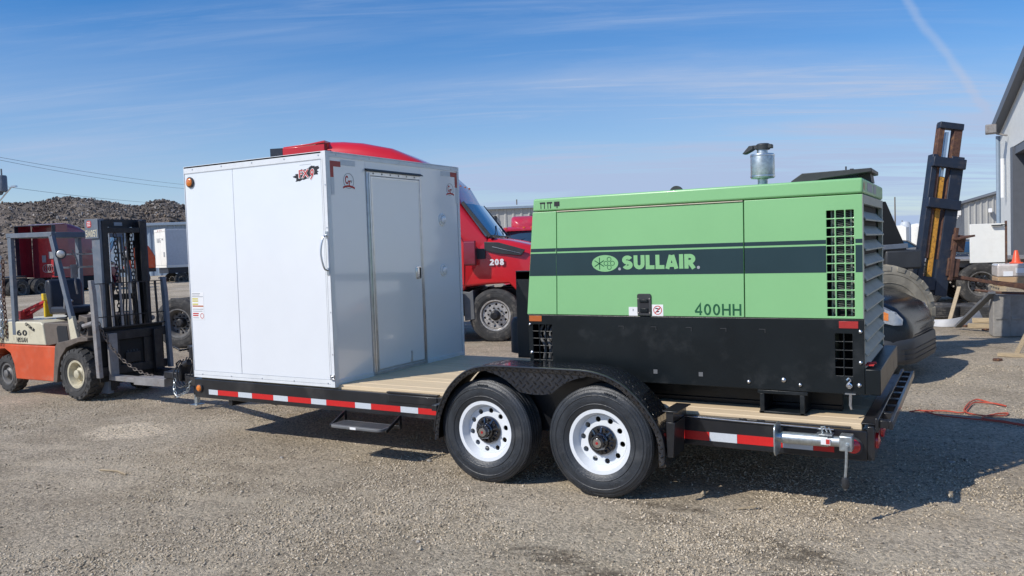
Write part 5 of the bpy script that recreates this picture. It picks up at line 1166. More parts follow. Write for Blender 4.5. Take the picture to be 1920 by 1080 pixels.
car('parked_car', 'dark blue parked car with red tail lamps seen right of the leaning mast', 'car', (3.35, 33.0, 0), R_(72), 'navy', 1.5, CG)

# ------------------------------------------------------------ rough-terrain forklift with leaning mast
RT = thing('rough_terrain_forklift', 'old rough-terrain forklift with huge dusty tyre and tall forward-leaning mast with flaking yellow ram', 'forklift', (1.30, 7.92, 0), R_(28))
wheel(RT, 'rt', (0, -.70, .675), .675, .42, .33, tm='dtyre', rm='grim', grooves=0, lugs=20, disc=.0, holes=8, hr=.02, hpos=.2, hub='fk', seg=48)
wheel(RT, 'rt', (0, .70, .675), .675, .42, .33, tm='dtyre', rm='grim', grooves=0, lugs=20, disc=.0, holes=8, hr=.02, hpos=.2, flip=True, hub='fk', seg=48)
wheel(RT, 'rt', (-2.3, -.70, .675), .675, .42, .33, tm='dtyre', rm='grim', grooves=0, lugs=20, disc=.0, holes=8, hr=.02, hpos=.2, hub='fk', seg=48)
wheel(RT, 'rt', (-2.3, .70, .675), .675, .42, .33, tm='dtyre', rm='grim', grooves=0, lugs=20, disc=.0, holes=8, hr=.02, hpos=.2, flip=True, hub='fk', seg=48)
b = MB(); b.prism([(-3.0, .55), (.3, .55), (.35, 1.15), (-.2, 1.35), (-2.9, 1.4)], 'y', -.45, .45); b.obj('chassis', 'navy', RT, .02)
b = MB(); b.prism([(-1.2, 1.35), (.55, 1.35), (.52, 1.50), (.20, 2.28), (-1.3, 2.28)], 'y', -.42, -.36); b.prism([(-1.2, 1.35), (.55, 1.35), (.52, 1.50), (.20, 2.28), (-1.3, 2.28)], 'y', .36, .42); b.obj('cab_side', 'dark', RT, .01)
b = MB(); b.box((.1, -.62, 1.28), (.62, -.05, 1.56)); b.obj('side_tank', 'plast', RT, .03); b = MB(); b.bar((-.6, -.60, 1.58), (.42, -.60, 1.62), .05, .07); b.obj('control_arm', 'fgrey', RT, .006)
# mast: a tilted child frame laid out in world metres
MT = Vector((2.20, 8.36, 1.0)); MTop = Vector((2.50, 8.62, 3.42))
ax_ = (MTop-MT).normalized(); sd_ = Vector((.87, .49, 0)); sd_ = (sd_-ax_*sd_.dot(ax_)).normalized(); fw_ = sd_.cross(ax_)
Mi = RT.matrix_basis if False else (Matrix.Translation((1.30, 7.92, 0)) @ Matrix.Rotation(R_(28), 4, 'Z')).inverted()
def mb(b, a, c, w_, h_, m_=0):
    """bar along the mast: a, c = (along, side, forward)"""
    p = Mi @ (MT+ax_*a[0]+sd_*a[1]+fw_*a[2]); q = Mi @ (MT+ax_*c[0]+sd_*c[1]+fw_*c[2])
    b.bar(p, q, w_, h_, up=(Mi.to_3x3() @ fw_), m=m_)
L_ = (MTop-MT).length
for s_, w_ in ((-.20, .085), (.145, .19)):
    b = MB(); mb(b, (-.15, s_, 0), (L_-.48, s_, 0), w_, .16); b.obj('mast_rail', 'navy', RT, .008)
    b = MB(); mb(b, (.4, s_*.72, .0), (L_, s_*.72, .0), .12 if s_ > 0 else .08, .12); b.obj('inner_mast_rail', 'rust', RT, .004)
b = MB(); mb(b, (L_-.03, -.19, .02), (L_-.03, .17, .02), .10, .12); mb(b, (L_-.60, -.25, .10), (L_-.60, .24, .10), .15, .10); mb(b, (L_-1.22, -.25, .10), (L_-1.22, .24, .10), .15, .10); mb(b, (.02, -.25, .0), (.02, .24, 0), .2, .14); b.obj('mast_crossbar', 'navy', RT, .01)
b = MB(); mb(b, (.05, -.045, .0), (L_-.80, -.045, .0), .085, .085); b.obj('lift_ram', 'yrust', RT, .012, seg=3)
b = MB(); mb(b, (L_-.8, -.045, .0), (L_-.12, -.045, .0), .045, .045); b.obj('lift_rod', 'alu', RT, .004)
b = MB(); mb(b, (.55, .30, .05), (.80, .30, .05), .20, .12); mb(b, (.16, .27, .05), (.44, .27, .05), .18, .12); b.obj('carriage_block', 'rust', RT, .01)
b = MB(); mb(b, (.72, .20, .12), (.80, .44, .12), .03, .3); mb(b, (.1, .24, .1), (.9, .24, .1), .05, .06); b.obj('carriage', 'rust', RT, .004)
b = MB(); p0 = Mi @ Vector((2.30, 8.45, 1.17)); p1 = Mi @ Vector((3.7, 8.95, .86)); b.bar(p0, p1, .10, .05); p0 = Mi @ Vector((2.10, 8.95, 1.13)); p1 = Mi @ Vector((3.9, 9.55, .86)); b.bar(p0, p1, .10, .05); b.obj('fork', 'rust', RT, .004)

# ------------------------------------------------------------ right-hand yard clutter
FB = thing('flatbed_trailer', 'grey steel flatbed trailer with worn truck tyre, parked in front of the workshop', 'trailer', (2.92, 17.4, 0), R_(14))
for x in (0, -1.30):
    for s_ in (0, 1):
        o = wheel(FB, 'tkr', (x, -.0+s_*2.1, .515), .515, .27, .292, tm='otyre', rm='grim', disc=.06, holes=10, hr=.024, hpos=.215, flip=bool(s_), hub='truck', seg=56)
b = MB(); b.box((-5.2, .15, .92), (3.6, .25, 1.08)); b.box((-5.2, 1.85, .92), (3.6, 1.95, 1.08)); b.box((-5.2, -.1, 1.085), (3.6, 2.2, 1.13)); b.obj('deck_frame', 'fgrey2', FB, .006)
b = MB(); b.prism([(-2.0, .55), (-1.98, .95), (-1.7, 1.05), (-.95, 1.05), (-.78, .9)] + [(-.85, .88), (-1.0, 1.0), (-1.68, 1.0), (-1.92, .9), (-1.94, .55)], 'y', -.15, .12); b.obj('mudguard', 'gplast', FB)
dr = thing('cabinet_door', 'large dusty white steel panel standing on the flatbed by the workshop wall', 'panel', (2.72, 14.45, .0), R_(12))
b = MB(); b.box((.0, .0, 1.12), (.66, .05, 1.95)); b.obj('sheet', 'vwhite', dr, .006); b = MB(); b.box((.665, -.01, 1.0), (.70, .05, 2.0)); b.obj('frame_post', 'rust', dr, .003); b = MB(); b.bar((.40, -.05, 1.905), (.60, -.05, 1.905), .05, .03); b.bar((.58, -.03, 1.92), (.68, -.03, 1.92), .02); b.obj('lamp_arm', 'plast', dr, .004)
def box_thing(name, label, cat, a, c, m_, loc, rz=0, bev=.01, group=None):
    b = MB(); b.box(a, c); o = b.obj(name, m_, None, bev); o.location = loc; o.rotation_euler = (0, 0, rz); return tag(o, label, cat, group)
CB = 'concrete blocks under the pallet'
for k, (x, y_, w_) in enumerate(((3.16, 10.52, .26), (3.47, 10.60, .42), (3.95, 10.75, .42))):
    t = thing('concrete_block', ['narrow upright concrete block at the left under the pallet', 'wide concrete block in the middle under the pallet', 'wide concrete block at the right frame edge under the pallet'][k], 'block', (x, y_, 0), R_(8), CB)
    b = MB(); b.box((-w_/2, -.2, .0), (w_/2, .2, .72)); b.obj('body', 'conc', t, .02); b = MB(); b.box((-w_/2+.04, -.215, .30), (w_/2-.04, -.2005, .33)); b.obj('cast_ridge', 'conc', t, .003)
pl = thing('pallet', 'wooden pallet resting on concrete blocks under the wrapped boxes', 'pallet', (3.62, 10.95, .74), R_(8))
for i in range(4): b = MB(); b.box((-.55, -.40+i*.22, .085), (.55, -.27+i*.22, .105)); b.obj('board', 'owood', pl, .002)
for i in range(3): b = MB(); b.box((-.52+i*.47, -.42, .0), (-.42+i*.47, .42, .084)); b.obj('bearer', 'owood', pl, .002)
WB = 'wrapped cartons on the pallet'
for k, (x, y_, z0, z1, w_, lab) in enumerate(((3.38, 10.78, .848, 1.22, .56, 'stretch-wrapped cardboard carton with white labels, left on the pallet'), (3.98, 10.86, .848, 1.20, .56, 'stretch-wrapped cardboard carton at the right frame edge on the pallet'))):
    t = thing('wrapped_carton', lab, 'carton', (x, y_, 0), R_(8), WB)
    b = MB(); b.box((-w_/2, -.25, z0), (w_/2, .30, z0+.15)); b.obj('carton', 'card', t, .01)
    b = MB(); b.box((-w_/2-.006, -.256, z0+.152), (w_/2+.006, .306, z1)); b.obj('wrapping', 'wrap', t, .03, seg=3)
    b = MB(); b.box((-.20, -.262, z0+.17), (-.06, -.2565, z0+.25)); b.box((-.02, -.262, z0+.22), (.20, -.2565, z0+.30)); b.obj('label', 'sticker', t)
cn = thing('traffic_cone', 'small orange traffic cone standing on the wrapped cartons', 'cone', (3.42, 10.93, 1.222))
b = MB(); b.lathe([(.075, .012), (.062, .05), (.030, .21), (.022, .22)], (0, 0, 0), 'z', 20); b.obj('cone_body', 'cone', cn); b = MB(); b.prism(rect(-.10, -.10, .10, .10, .02), 'z', 0, .014); b.obj('cone_base', 'cone', cn, .003)
pp = MB(); pp.tube([(2.8, 10.3, .80), (3.1, 10.28, .755), (3.6, 10.30, .735), (4.1, 10.34, .74)], .022, 8); tag(pp.obj('steel_pipe', 'rust', None), 'thin rusty pipe lying along the front of the concrete blocks', 'pipe')
pp = MB(); pp.bar((3.05, 10.2, .76), (2.52, 11.5, .05), .11, .05); tag(pp.obj('steel_channel', 'gplast', None, .006), 'grey steel channel leaning from the concrete blocks to the ground', 'channel')
pp = MB(); pp.bar((2.53, 12.9, .70), (2.36, 12.15, .05), .07, .03); tag(pp.obj('timber_prop', 'owood', None, .004), 'pale timber prop leaning upright over the curved white strip', 'timber')
b = MB(); pts = smooth_poly([(2.0, 12.2, .0), (2.12, 12.05, .0), (2.35, 11.95, .0), (2.62, 12.4, .0), (2.85, 13.4, .0)], 6)
rg = []
for i, p in enumerate(pts):
    d = (Vector(pts[min(i+1, len(pts)-1)])-Vector(pts[max(i-1, 0)])).normalized(); n_ = Vector((-d.y, d.x, 0)); hgt = .10+.10*i/len(pts); P_ = Vector(p)
    rg.append([P_-n_*.09, P_+n_*.09, P_+n_*.07+Vector((0, 0, .05)), P_-n_*.02+Vector((0, 0, hgt)), P_-n_*.08+Vector((0, 0, .06))])
b.loft(rg); tag(b.obj('bent_bumper', 'tarp', None, .006, smooth=50), 'long curved white bumper section lying on the ground', 'bumper')
TYG = 'old tyres lying flat by the flatbed'
def flat_tyre(loc, label):
    o = bpy.data.objects.new('loose_tyre', tyre_mesh('tkr', .515, .27, .292, 'otyre', 4, 0, 56)); link(o); o.location = loc; o.rotation_euler = (PI/2, 0, 0); tag(o, label, 'tyre', TYG); return o
flat_tyre((2.05, 14.0, .135), 'worn black tyre lying flat behind the timber prop'); flat_tyre((2.95, 14.1, .135), 'worn black tyre lying flat under the leaning grey channel')
BT = 'timber offcuts on the ground by the blocks'
for k, (x, y_, l, rz, z, lab) in enumerate(((3.05, 12.05, .55, 5, .0, 'upper short timber offcut left of the concrete blocks'), (2.98, 11.75, .60, -6, .0, 'front short timber offcut left of the concrete blocks'), (3.0, 11.9, .5, 2, .09, 'timber offcut lying on top of two others by the blocks'))):
    box_thing('timber_offcut', lab, 'timber', (-l/2, -.06, 0), (l/2, .06, .085), 'owood', (x, y_, z), R_(rz), .004, BT)
WP = thing('timber_sled', 'pale splintered timber brace standing on a board at the right frame edge', 'timber', (3.24, 7.95, 0), R_(-10))
b = MB(); b.bar((.06, .0, .04), (.22, .05, .42), .09, .045); b.obj('brace', 'owood', WP, .003); b = MB(); b.box((-.16, -.10, .0), (.35, .04, .05)); b.obj('base_board', 'owood', WP, .003); b = MB(); b.bar((.20, .0, .05), (.5, .10, .38), .08, .045); b.obj('brace', 'owood', WP, .003)
for k, (x, y_) in enumerate(((3.05, 7.45), (2.62, 12.0), (2.95, 11.4))):
    b = MB(); b.prism([(-.05, -.03), (.02, -.05), (.07, .0), (.03, .05), (-.04, .03)], 'z', 0, .03); o = b.obj('metal_scrap', 'rust', None, .003); o.location = (x, y_, 0); tag(o, ['rusty scrap lying in front of the splintered timber', 'rusty scrap lying just in front of the curved white bumper', 'rusty scrap lying in front of the timber offcuts'][k], 'scrap')
# extension cord snaking over the gravel
b = MB()
for path in ([(2.22, 3.42), (2.33, 3.50), (2.48, 3.34), (2.72, 3.25), (2.95, 3.22), (3.17, 3.10), (3.5, 3.0)], [(2.33, 3.50), (2.50, 3.56), (2.68, 3.54), (2.72, 3.78), (2.78, 4.10), (2.95, 4.15), (3.06, 4.02), (2.92, 4.18), (2.80, 4.30), (2.72, 4.0), (2.70, 3.60), (2.86, 3.44), (3.02, 3.52), (3.06, 3.66), (2.96, 3.56), (2.84, 3.32), (3.05, 3.22), (3.3, 3.02)]):
    pts = smooth_poly([Vector((x, y_, 0)) for x, y_ in path], 6); b.tube([(p[0], p[1], ground_z(p[0], p[1])+.018) for p in pts], .0075, 6)
tag(b.obj('extension_cord', 'cord', None), 'orange-red extension cord snaking over the gravel right of the trailer tail', 'cord')
# a few larger stones and a splinter lying in view
for k, (x, y_, s_, lab) in enumerate(((-1.27, .10, .022, 'pale stone lying left of the front trailer wheel'), (-2.6, -.3, .016, 'small grey stone on the gravel in front of the folding step'), (-.2, -1.5, .015, 'small dark stone on the open gravel before the wheels'), (2.62, 1.6, .020, 'pale stone in the shadow right of the trailer tail'))):
    b = MB(); b.sphere((0, 0, 0), s_, 8, sc=(1.3, .9, .6)); b.v = [tuple(c*(1+.25*random.uniform(-1, 1)) for c in p) for p in b.v]; o = b.obj('stone', 'conc', None, smooth=20); o.location = (x, y_, ground_z(x, y_)+s_*.3); tag(o, lab, 'stone')
b = MB(); b.bar((0, 0, 0), (.10, .06, .012), .014, .007); o = b.obj('wood_splinter', 'owood', None); o.location = (1.42, -.14, ground_z(1.42, -.14)+.008); tag(o, 'thin pale wood splinter lying on the gravel below the rear wheel', 'splinter')
b = MB(); b.tube([(0, 0, 0), (.20, .03, .004), (.36, .0, 0)], .008, 6); o = b.obj('dry_twig', 'owood', None); o.location = (-3.8, -1.25, ground_z(-3.8, -1.2)+.008); tag(o, 'thin dry twig lying on the gravel at the left', 'twig')
# ------------------------------------------------------------ buildings
def ribbed_wall(parent, name, p, q, z0, z1f, material, step=.30, depth=.035, nrm=1):
    """vertical-rib cladding from p to q (ground points); z1f(t) = top height; real folded sheet"""
    p, q = Vector((*p, 0)), Vector((*q, 0)); L = (q-p).length; d = (q-p)/L; n = Vector((-d.y, d.x, 0))*nrm; k = int(L/step); pts = []
    for i in range(k):
        s = i*step
        for o_, h in ((0, 0), (.60*step, 0), (.70*step, 1), (.90*step, 1)): pts.append((s+o_, h))
    pts.append((L, 0)); b = MB(); vs = []; 
    for s, h in pts: a = p+d*s+n*depth*h; vs += [(a.x, a.y, z0), (a.x, a.y, z1f(s/L))]
    b.add(vs, [(2*i, 2*i+2, 2*i+3, 2*i+1) for i in range(len(pts)-1)]); return b.obj(name, material, parent, smooth=0)
# workshop at the right edge
WA = Vector((3.62, 27.5)); WE = Vector((5.25, 12.6)); wd_ = (WE-WA).normalized(); wn = Vector((-wd_.y, wd_.x)) * -1   # outward, towards the yard
if wn.x > 0: wn = -wn
Ltot = (WE-WA).length; ea, pk_ = 5.30, 6.95
ws = thing('workshop_building', 'tall pale workshop with dark roof trim and glazed door bay at the right', 'building')
def W2(s, o=0): v = WA+wd_*s+wn*o; return (v.x, v.y)
def wtop(s): return ea+(pk_-ea)*min(1, s/(Ltot/2)) if s < Ltot/2 else ea+(pk_-ea)*(Ltot-s)/(Ltot/2)
def slab(b, s0, s1, z0, z1a, z1b, o0, o1, m_=0):
    P4 = [W2(s0, o0), W2(s1, o0), W2(s1, o1), W2(s0, o1)]
    b.add([(x, y, z0) for x, y in P4]+[(P4[0][0], P4[0][1], z1a), (P4[1][0], P4[1][1], z1b), (P4[2][0], P4[2][1], z1b), (P4[3][0], P4[3][1], z1a)], [(0, 3, 2, 1), (4, 5, 6, 7), (0, 1, 5, 4), (1, 2, 6, 5), (2, 3, 7, 6), (3, 0, 4, 7)], m_)
b = MB(); slab(b, 0, 2.3, -.1, wtop(0), wtop(2.3), -.35, 0); slab(b, 2.3, Ltot/2, 4.45, wtop(2.3), wtop(Ltot/2), -.35, 0); slab(b, Ltot/2, 12.7, 4.45, wtop(Ltot/2), wtop(12.7), -.35, 0); slab(b, 12.7, Ltot, -.1, wtop(12.7), wtop(Ltot), -.35, 0); b.obj('wall', 'lclad', ws)
b = MB(); slab(b, -.25, Ltot/2, wtop(0)-.22, 0, 0, -.5, .10) if False else None
def rake(b, s0, s1, z0, z1, o0, o1, h):
    P4 = [(W2(s0, o0), z0), (W2(s1, o0), z1), (W2(s1, o1), z1), (W2(s0, o1), z0)]
    b.add([(p[0], p[1], z) for p, z in P4]+[(p[0], p[1], z+h) for p, z in P4], [(0, 3, 2, 1), (4, 5, 6, 7), (0, 1, 5, 4), (1, 2, 6, 5), (2, 3, 7, 6), (3, 0, 4, 7)])
rake(b, -.12, Ltot/2, ea-.12, pk_-.07, -.12, .26, .30); rake(b, Ltot/2, Ltot+.12, pk_-.07, ea-.12, -.12, .26, .30); b.obj('rake_trim', 'dclad', ws)
b = MB(); rake(b, -.1, Ltot/2, ea+.08, pk_+.13, -14, -.125, .06); rake(b, Ltot/2, Ltot+.1, pk_+.13, ea+.08, -14, -.125, .06); b.obj('roof', 'dclad', ws)
b = MB(); slab(b, 0, .35, -.1, ea+.1, ea+.1, -14, -.36); slab(b, Ltot-.35, Ltot, -.1, ea+.1, ea+.1, -14, -.36); slab(b, 0, Ltot, -.1, ea, ea, -14.3, -14.0); b.obj('side_wall', 'lclad', ws)
b = MB(); slab(b, 2.305, 2.6, -.1, 4.445, 4.445, -1.2, -.36); slab(b, 2.305, 2.75, -.1, 4.445, 4.445, -.345, .04); slab(b, 12.4, 12.695, -.1, 4.445, 4.445, -1.2, .04); slab(b, 2.76, 12.39, 4.2, 4.445, 4.445, -1.2, -.02); b.obj('door_surround', 'dclad', ws)
b = MB(); slab(b, 2.61, 12.39, -.05, 4.19, 4.19, -1.15, -1.10); b.obj('glazing', 'glass', ws)
for i in range(8): b = MB(); slab(b, 2.7+i*1.35, 2.78+i*1.35, -.05, 4.19, 4.19, -1.095, -1.0); b.obj('mullion', 'fgrey2', ws)
for i in range(5): b = MB(); slab(b, 2.62, 12.38, .7+i*.8, .76+i*.8, .76+i*.8, -1.095, -1.03); b.obj('mullion', 'fgrey2', ws)
b = MB(); p = W2(-.12, .05); b.cyl((p[0], p[1], 0), (p[0], p[1], ea-.2), .07, seg=8); b.obj('downpipe', 'bclad', ws)
b = MB(); p = W2(1.75, .36); b.box((p[0]-.30, p[1]-.2, 5.0), (p[0]+.02, p[1]+.2, 5.3)); b.bar((p[0], p[1], 5.0), (p[0]+.33, p[1], 4.9), .06); b.obj('floodlight', 'fgrey2', ws, .03)
b = MB(); p = W2(1.3, .12); b.cyl((p[0], p[1], 2.9), (p[0], p[1], 4.2), .06, seg=8); b.obj('tube_light', 'sticker', ws)
# corrugated warehouse behind
cw = thing('corrugated_warehouse', 'long grey ribbed warehouse with sloping roofline behind the leaning mast', 'building')
A1, A2, A0 = (2.20, 63.7), (16.0, 69.5), (.55, 120.5)
zt = lambda t: 3.95+3.9*t
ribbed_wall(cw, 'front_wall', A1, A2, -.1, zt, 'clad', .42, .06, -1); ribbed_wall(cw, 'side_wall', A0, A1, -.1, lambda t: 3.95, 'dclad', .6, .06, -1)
b = MB(); b.add([(A1[0]-.3, A1[1]-.4, 3.95), (A2[0], A2[1]-.4, 7.95), (A2[0], A2[1]-.1, 8.15), (A1[0]-.3, A1[1]-.1, 4.10), (A0[0]-.3, A0[1], 4.10), (14, 126, 8.1)], [(0, 1, 2, 3), (3, 2, 5, 4)]); o = b.obj('roof', 'dclad', cw); o.modifiers.new('t', 'SOLIDIFY').thickness = .15
for k in range(4):
    b = MB(); y_ = 70+k*9; x_ = 2.2-1.65*(y_-63.7)/56.8; b.box((x_-.5, y_, 3.2), (x_-.08, y_+.5, 3.6)); b.obj('wall_lamp', 'sticker', cw, .03)
b = MB(); b.box((4.0, 64.2, 3.05), (4.3, 64.25, 3.3)) if False else b.box((3.75, 63.9, 3.2), (4.0, 64.2, 3.5)); b.obj('wall_lamp', 'sticker', cw, .02)
def long_shed(name, label, p, q, h, wallm, roofm, depth=18):
    t = thing(name, label, 'building'); P, Q = Vector((*p, 0)), Vector((*q, 0)); d = (Q-P).normalized(); n = Vector((-d.y, d.x, 0))
    if n.dot(Vector((P.x-CAMP.x, P.y-CAMP.y, 0))) < 0: n = -n
    ribbed_wall(t, 'front_wall', p, q, -.3, lambda s: h-.25, wallm, .9, .08, 1 if n.dot(Vector((-d.y, d.x, 0))) < 0 else -1)
    b = MB(); a = [P, Q, Q+n*depth, P+n*depth]; b.add([(v.x, v.y, -.3) for v in a]+[(v.x, v.y, h-.4) for v in a], [(0, 4, 7, 3), (1, 2, 6, 5), (2, 3, 7, 6)]); b.obj('side_wall', wallm, t)
    b = MB(); e = -n*.4; a = [P+e, Q+e, Q+n*depth, P+n*depth]; b.add([(v.x, v.y, h-.25+(0 if i < 2 else .9)) for i, v in enumerate(a)]+[(v.x, v.y, h+(0 if i < 2 else .9)) for i, v in enumerate(a)], [(0, 1, 2, 3), (4, 5, 6, 7), (0, 1, 5, 4), (1, 2, 6, 5), (2, 3, 7, 6), (3, 0, 4, 7)]); b.obj('roof', roofm, t)
    for k in range(5): b = MB(); c = P.lerp(Q, .12+.18*k)-n*.12; b.bar((c.x, c.y, h-1.6), (c.x, c.y, h-1.0), .5, .2); b.obj('wall_lamp', 'plast', t)
    return t
long_shed('warehouse', 'long low building with blue-grey roof behind the white semi trailer at the left', (-81.5, 49.5), (-66, 62), 6.25, 'bclad', 'bclad')
long_shed('warehouse', 'long low grey warehouse on the skyline behind the red tractors', (-50, 69.5), (-30, 80), 6.65, 'clad', 'bclad')
b = MB(); b.cyl((-42.5, 75, 6.9), (-42.5, 75, 7.5), .07, seg=6); tag(b.obj('roof_mast', 'pole', None), 'thin mast standing above the roof of the grey warehouse', 'mast')
# white semi trailer
SK = Vector((-47.75, 32.55)); an = R_(70); sb_ = thing('semi_trailer', 'dusty white box semi trailer with closed rear doors parked below the rubble hill', 'trailer', (SK.x, SK.y, 0), an)
b = MB(); b.box((0, 0, 1.52), (13.5, 2.55, 4.20)); b.obj('cargo_box', 'bluew', sb_, .02)
for y0, y1 in ((.04, 1.26), (1.29, 2.51)): b = MB(); b.box((-.04, y0, 1.60), (-.003, y1, 4.02)); b.obj('rear_door', 'vwhite', sb_, .01)
b = MB(); b.box((-.05, -.02, 1.42), (.02, 2.57, 1.58)); b.box((-.05, -.02, 4.04), (.04, 2.57, 4.24)); b.box((-.05, -.02, 1.585), (-.001, .035, 4.035)); b.box((-.05, 2.515, 1.585), (-.001, 2.57, 4.035)); b.box((-.02, -.02, 1.42), (13.5, -.001, 1.60)); b.obj('edge_frame', 'vwhite', sb_, .005)
b = MB()
for y_ in (.85, 1.27, 1.70): b.cyl((-.06, y_, 4.13), (-.03, y_, 4.13), .06, seg=8)
b.obj('marker_light', 'rrefl', sb_)
mobj('lettering', text_mesh('lettering', 'R&G', -2.0, -1.1, 3.25, 3.6, 'greyink', 'x-', (-.044, 0, 0), .01, 0, 0), sb_); mobj('lettering', text_mesh('lettering', 'inc.', -.85, -.45, 3.42, 3.6, 'greyink', 'x-', (-.044, 0, 0), .01), sb_)
mobj('lettering', text_mesh('lettering', 'R&G', 2.2, 5.0, 3.25, 3.75, 'greyink', 'y-', (0, -.004, 0), .01), sb_)
b = MB(); b.box((-.05, .30, 2.2), (-.041, .60, 2.55)); b.obj('placard', 'greyink', sb_)
b = MB(); b.box((.1, .2, 1.0), (3.2, 2.35, 1.40)); b.box((-.03, .3, .62), (.03, 2.25, .72)); b.obj('underframe', 'navy', sb_)
for x in (1.0, 2.3):
    wheel(sb_, 'tkr', (x, .16, .515), .515, .27, .292, tm='otyre', rm='grim', disc=.06, holes=10, hr=.024, hpos=.215, hub='truck', seg=56); wheel(sb_, 'tkr', (x, 2.4, .515), .515, .27, .292, tm='otyre', rm='grim', disc=.06, holes=10, hr=.024, hpos=.215, flip=True, hub='truck', seg=56)
b = MB(); b.bar((11, .5, .02), (11, .5, 1.5), .12); b.bar((11, 2.0, .02), (11, 2.0, 1.5), .12); b.obj('landing_leg', 'plast', sb_)
# small crane truck between
cr_ = thing('crane_truck', 'blue knuckle boom crane folded on an orange truck beyond the forklift mast', 'crane truck', (-48.6, 29.0, .3), R_(60))
b = MB(); b.box((-2.2, -1.1, .9), (2.5, 1.1, 1.15)); b.obj('deck', 'greasy', cr_, .02); b = MB(); b.prism([(.6, 1.15), (2.5, 1.15), (2.5, 1.9), (2.1, 2.7), (.6, 2.7)], 'y', -1.1, 1.1); b.obj('cab', 'orange', cr_, .06)
b = MB(); b.prism([(1.9, 1.95), (2.52, 1.95), (2.15, 2.62), (1.9, 2.62)], 'y', -1.0, 1.0); b.obj('windshield', 'glass', cr_)
b = MB(); b.bar((-.4, 0, 1.15), (-.5, .2, 2.6), .35); b.bar((-.5, .2, 2.5), (.3, -1.6, 3.7), .26); b.bar((.3, -1.6, 3.7), (-.7, -1.2, 1.7), .18); b.obj('boom', 'blue', cr_, .03)
for x in (-1.5, 1.6):
    for s_ in (-1, 1): wheel(cr_, 'tkr', (x, s_*1.0, .5), .515, .27, .292, tm='otyre', rm='grim', disc=.06, holes=10, hr=.024, hpos=.215, flip=s_ > 0, hub='truck', seg=56)
vn = thing('white_van', 'white box van standing far off at the left frame edge behind the forklift', 'van', (-46.5, 16.2, .35), R_(60))
b = MB(); b.box((-5.0, -1.0, .6), (-.6, 1.0, 2.9)); b.obj('cargo_box', 'bluew', vn, .05); b = MB(); b.prism([(-.6, .5), (1.0, .5), (1.0, 1.2), (.4, 1.4), (-.1, 2.1), (-.6, 2.15)], 'y', -.95, .95); b.obj('cab', 'vwhite', vn, .06)
b = MB(); b.box((-5.02, -.8, .9), (-5.0, .8, 1.1)); b.obj('rear_stripe', 'redink', vn)
for x in (-4.0, .2):
    for s_ in (-1, 1): wheel(vn, 'car', (x, s_*.86, .34), .34, .22, .21, tm='otyre', rm='arim', disc=-.05, holes=7, hr=.03, hpos=.13, flip=s_ > 0, hub='fk', seg=40)

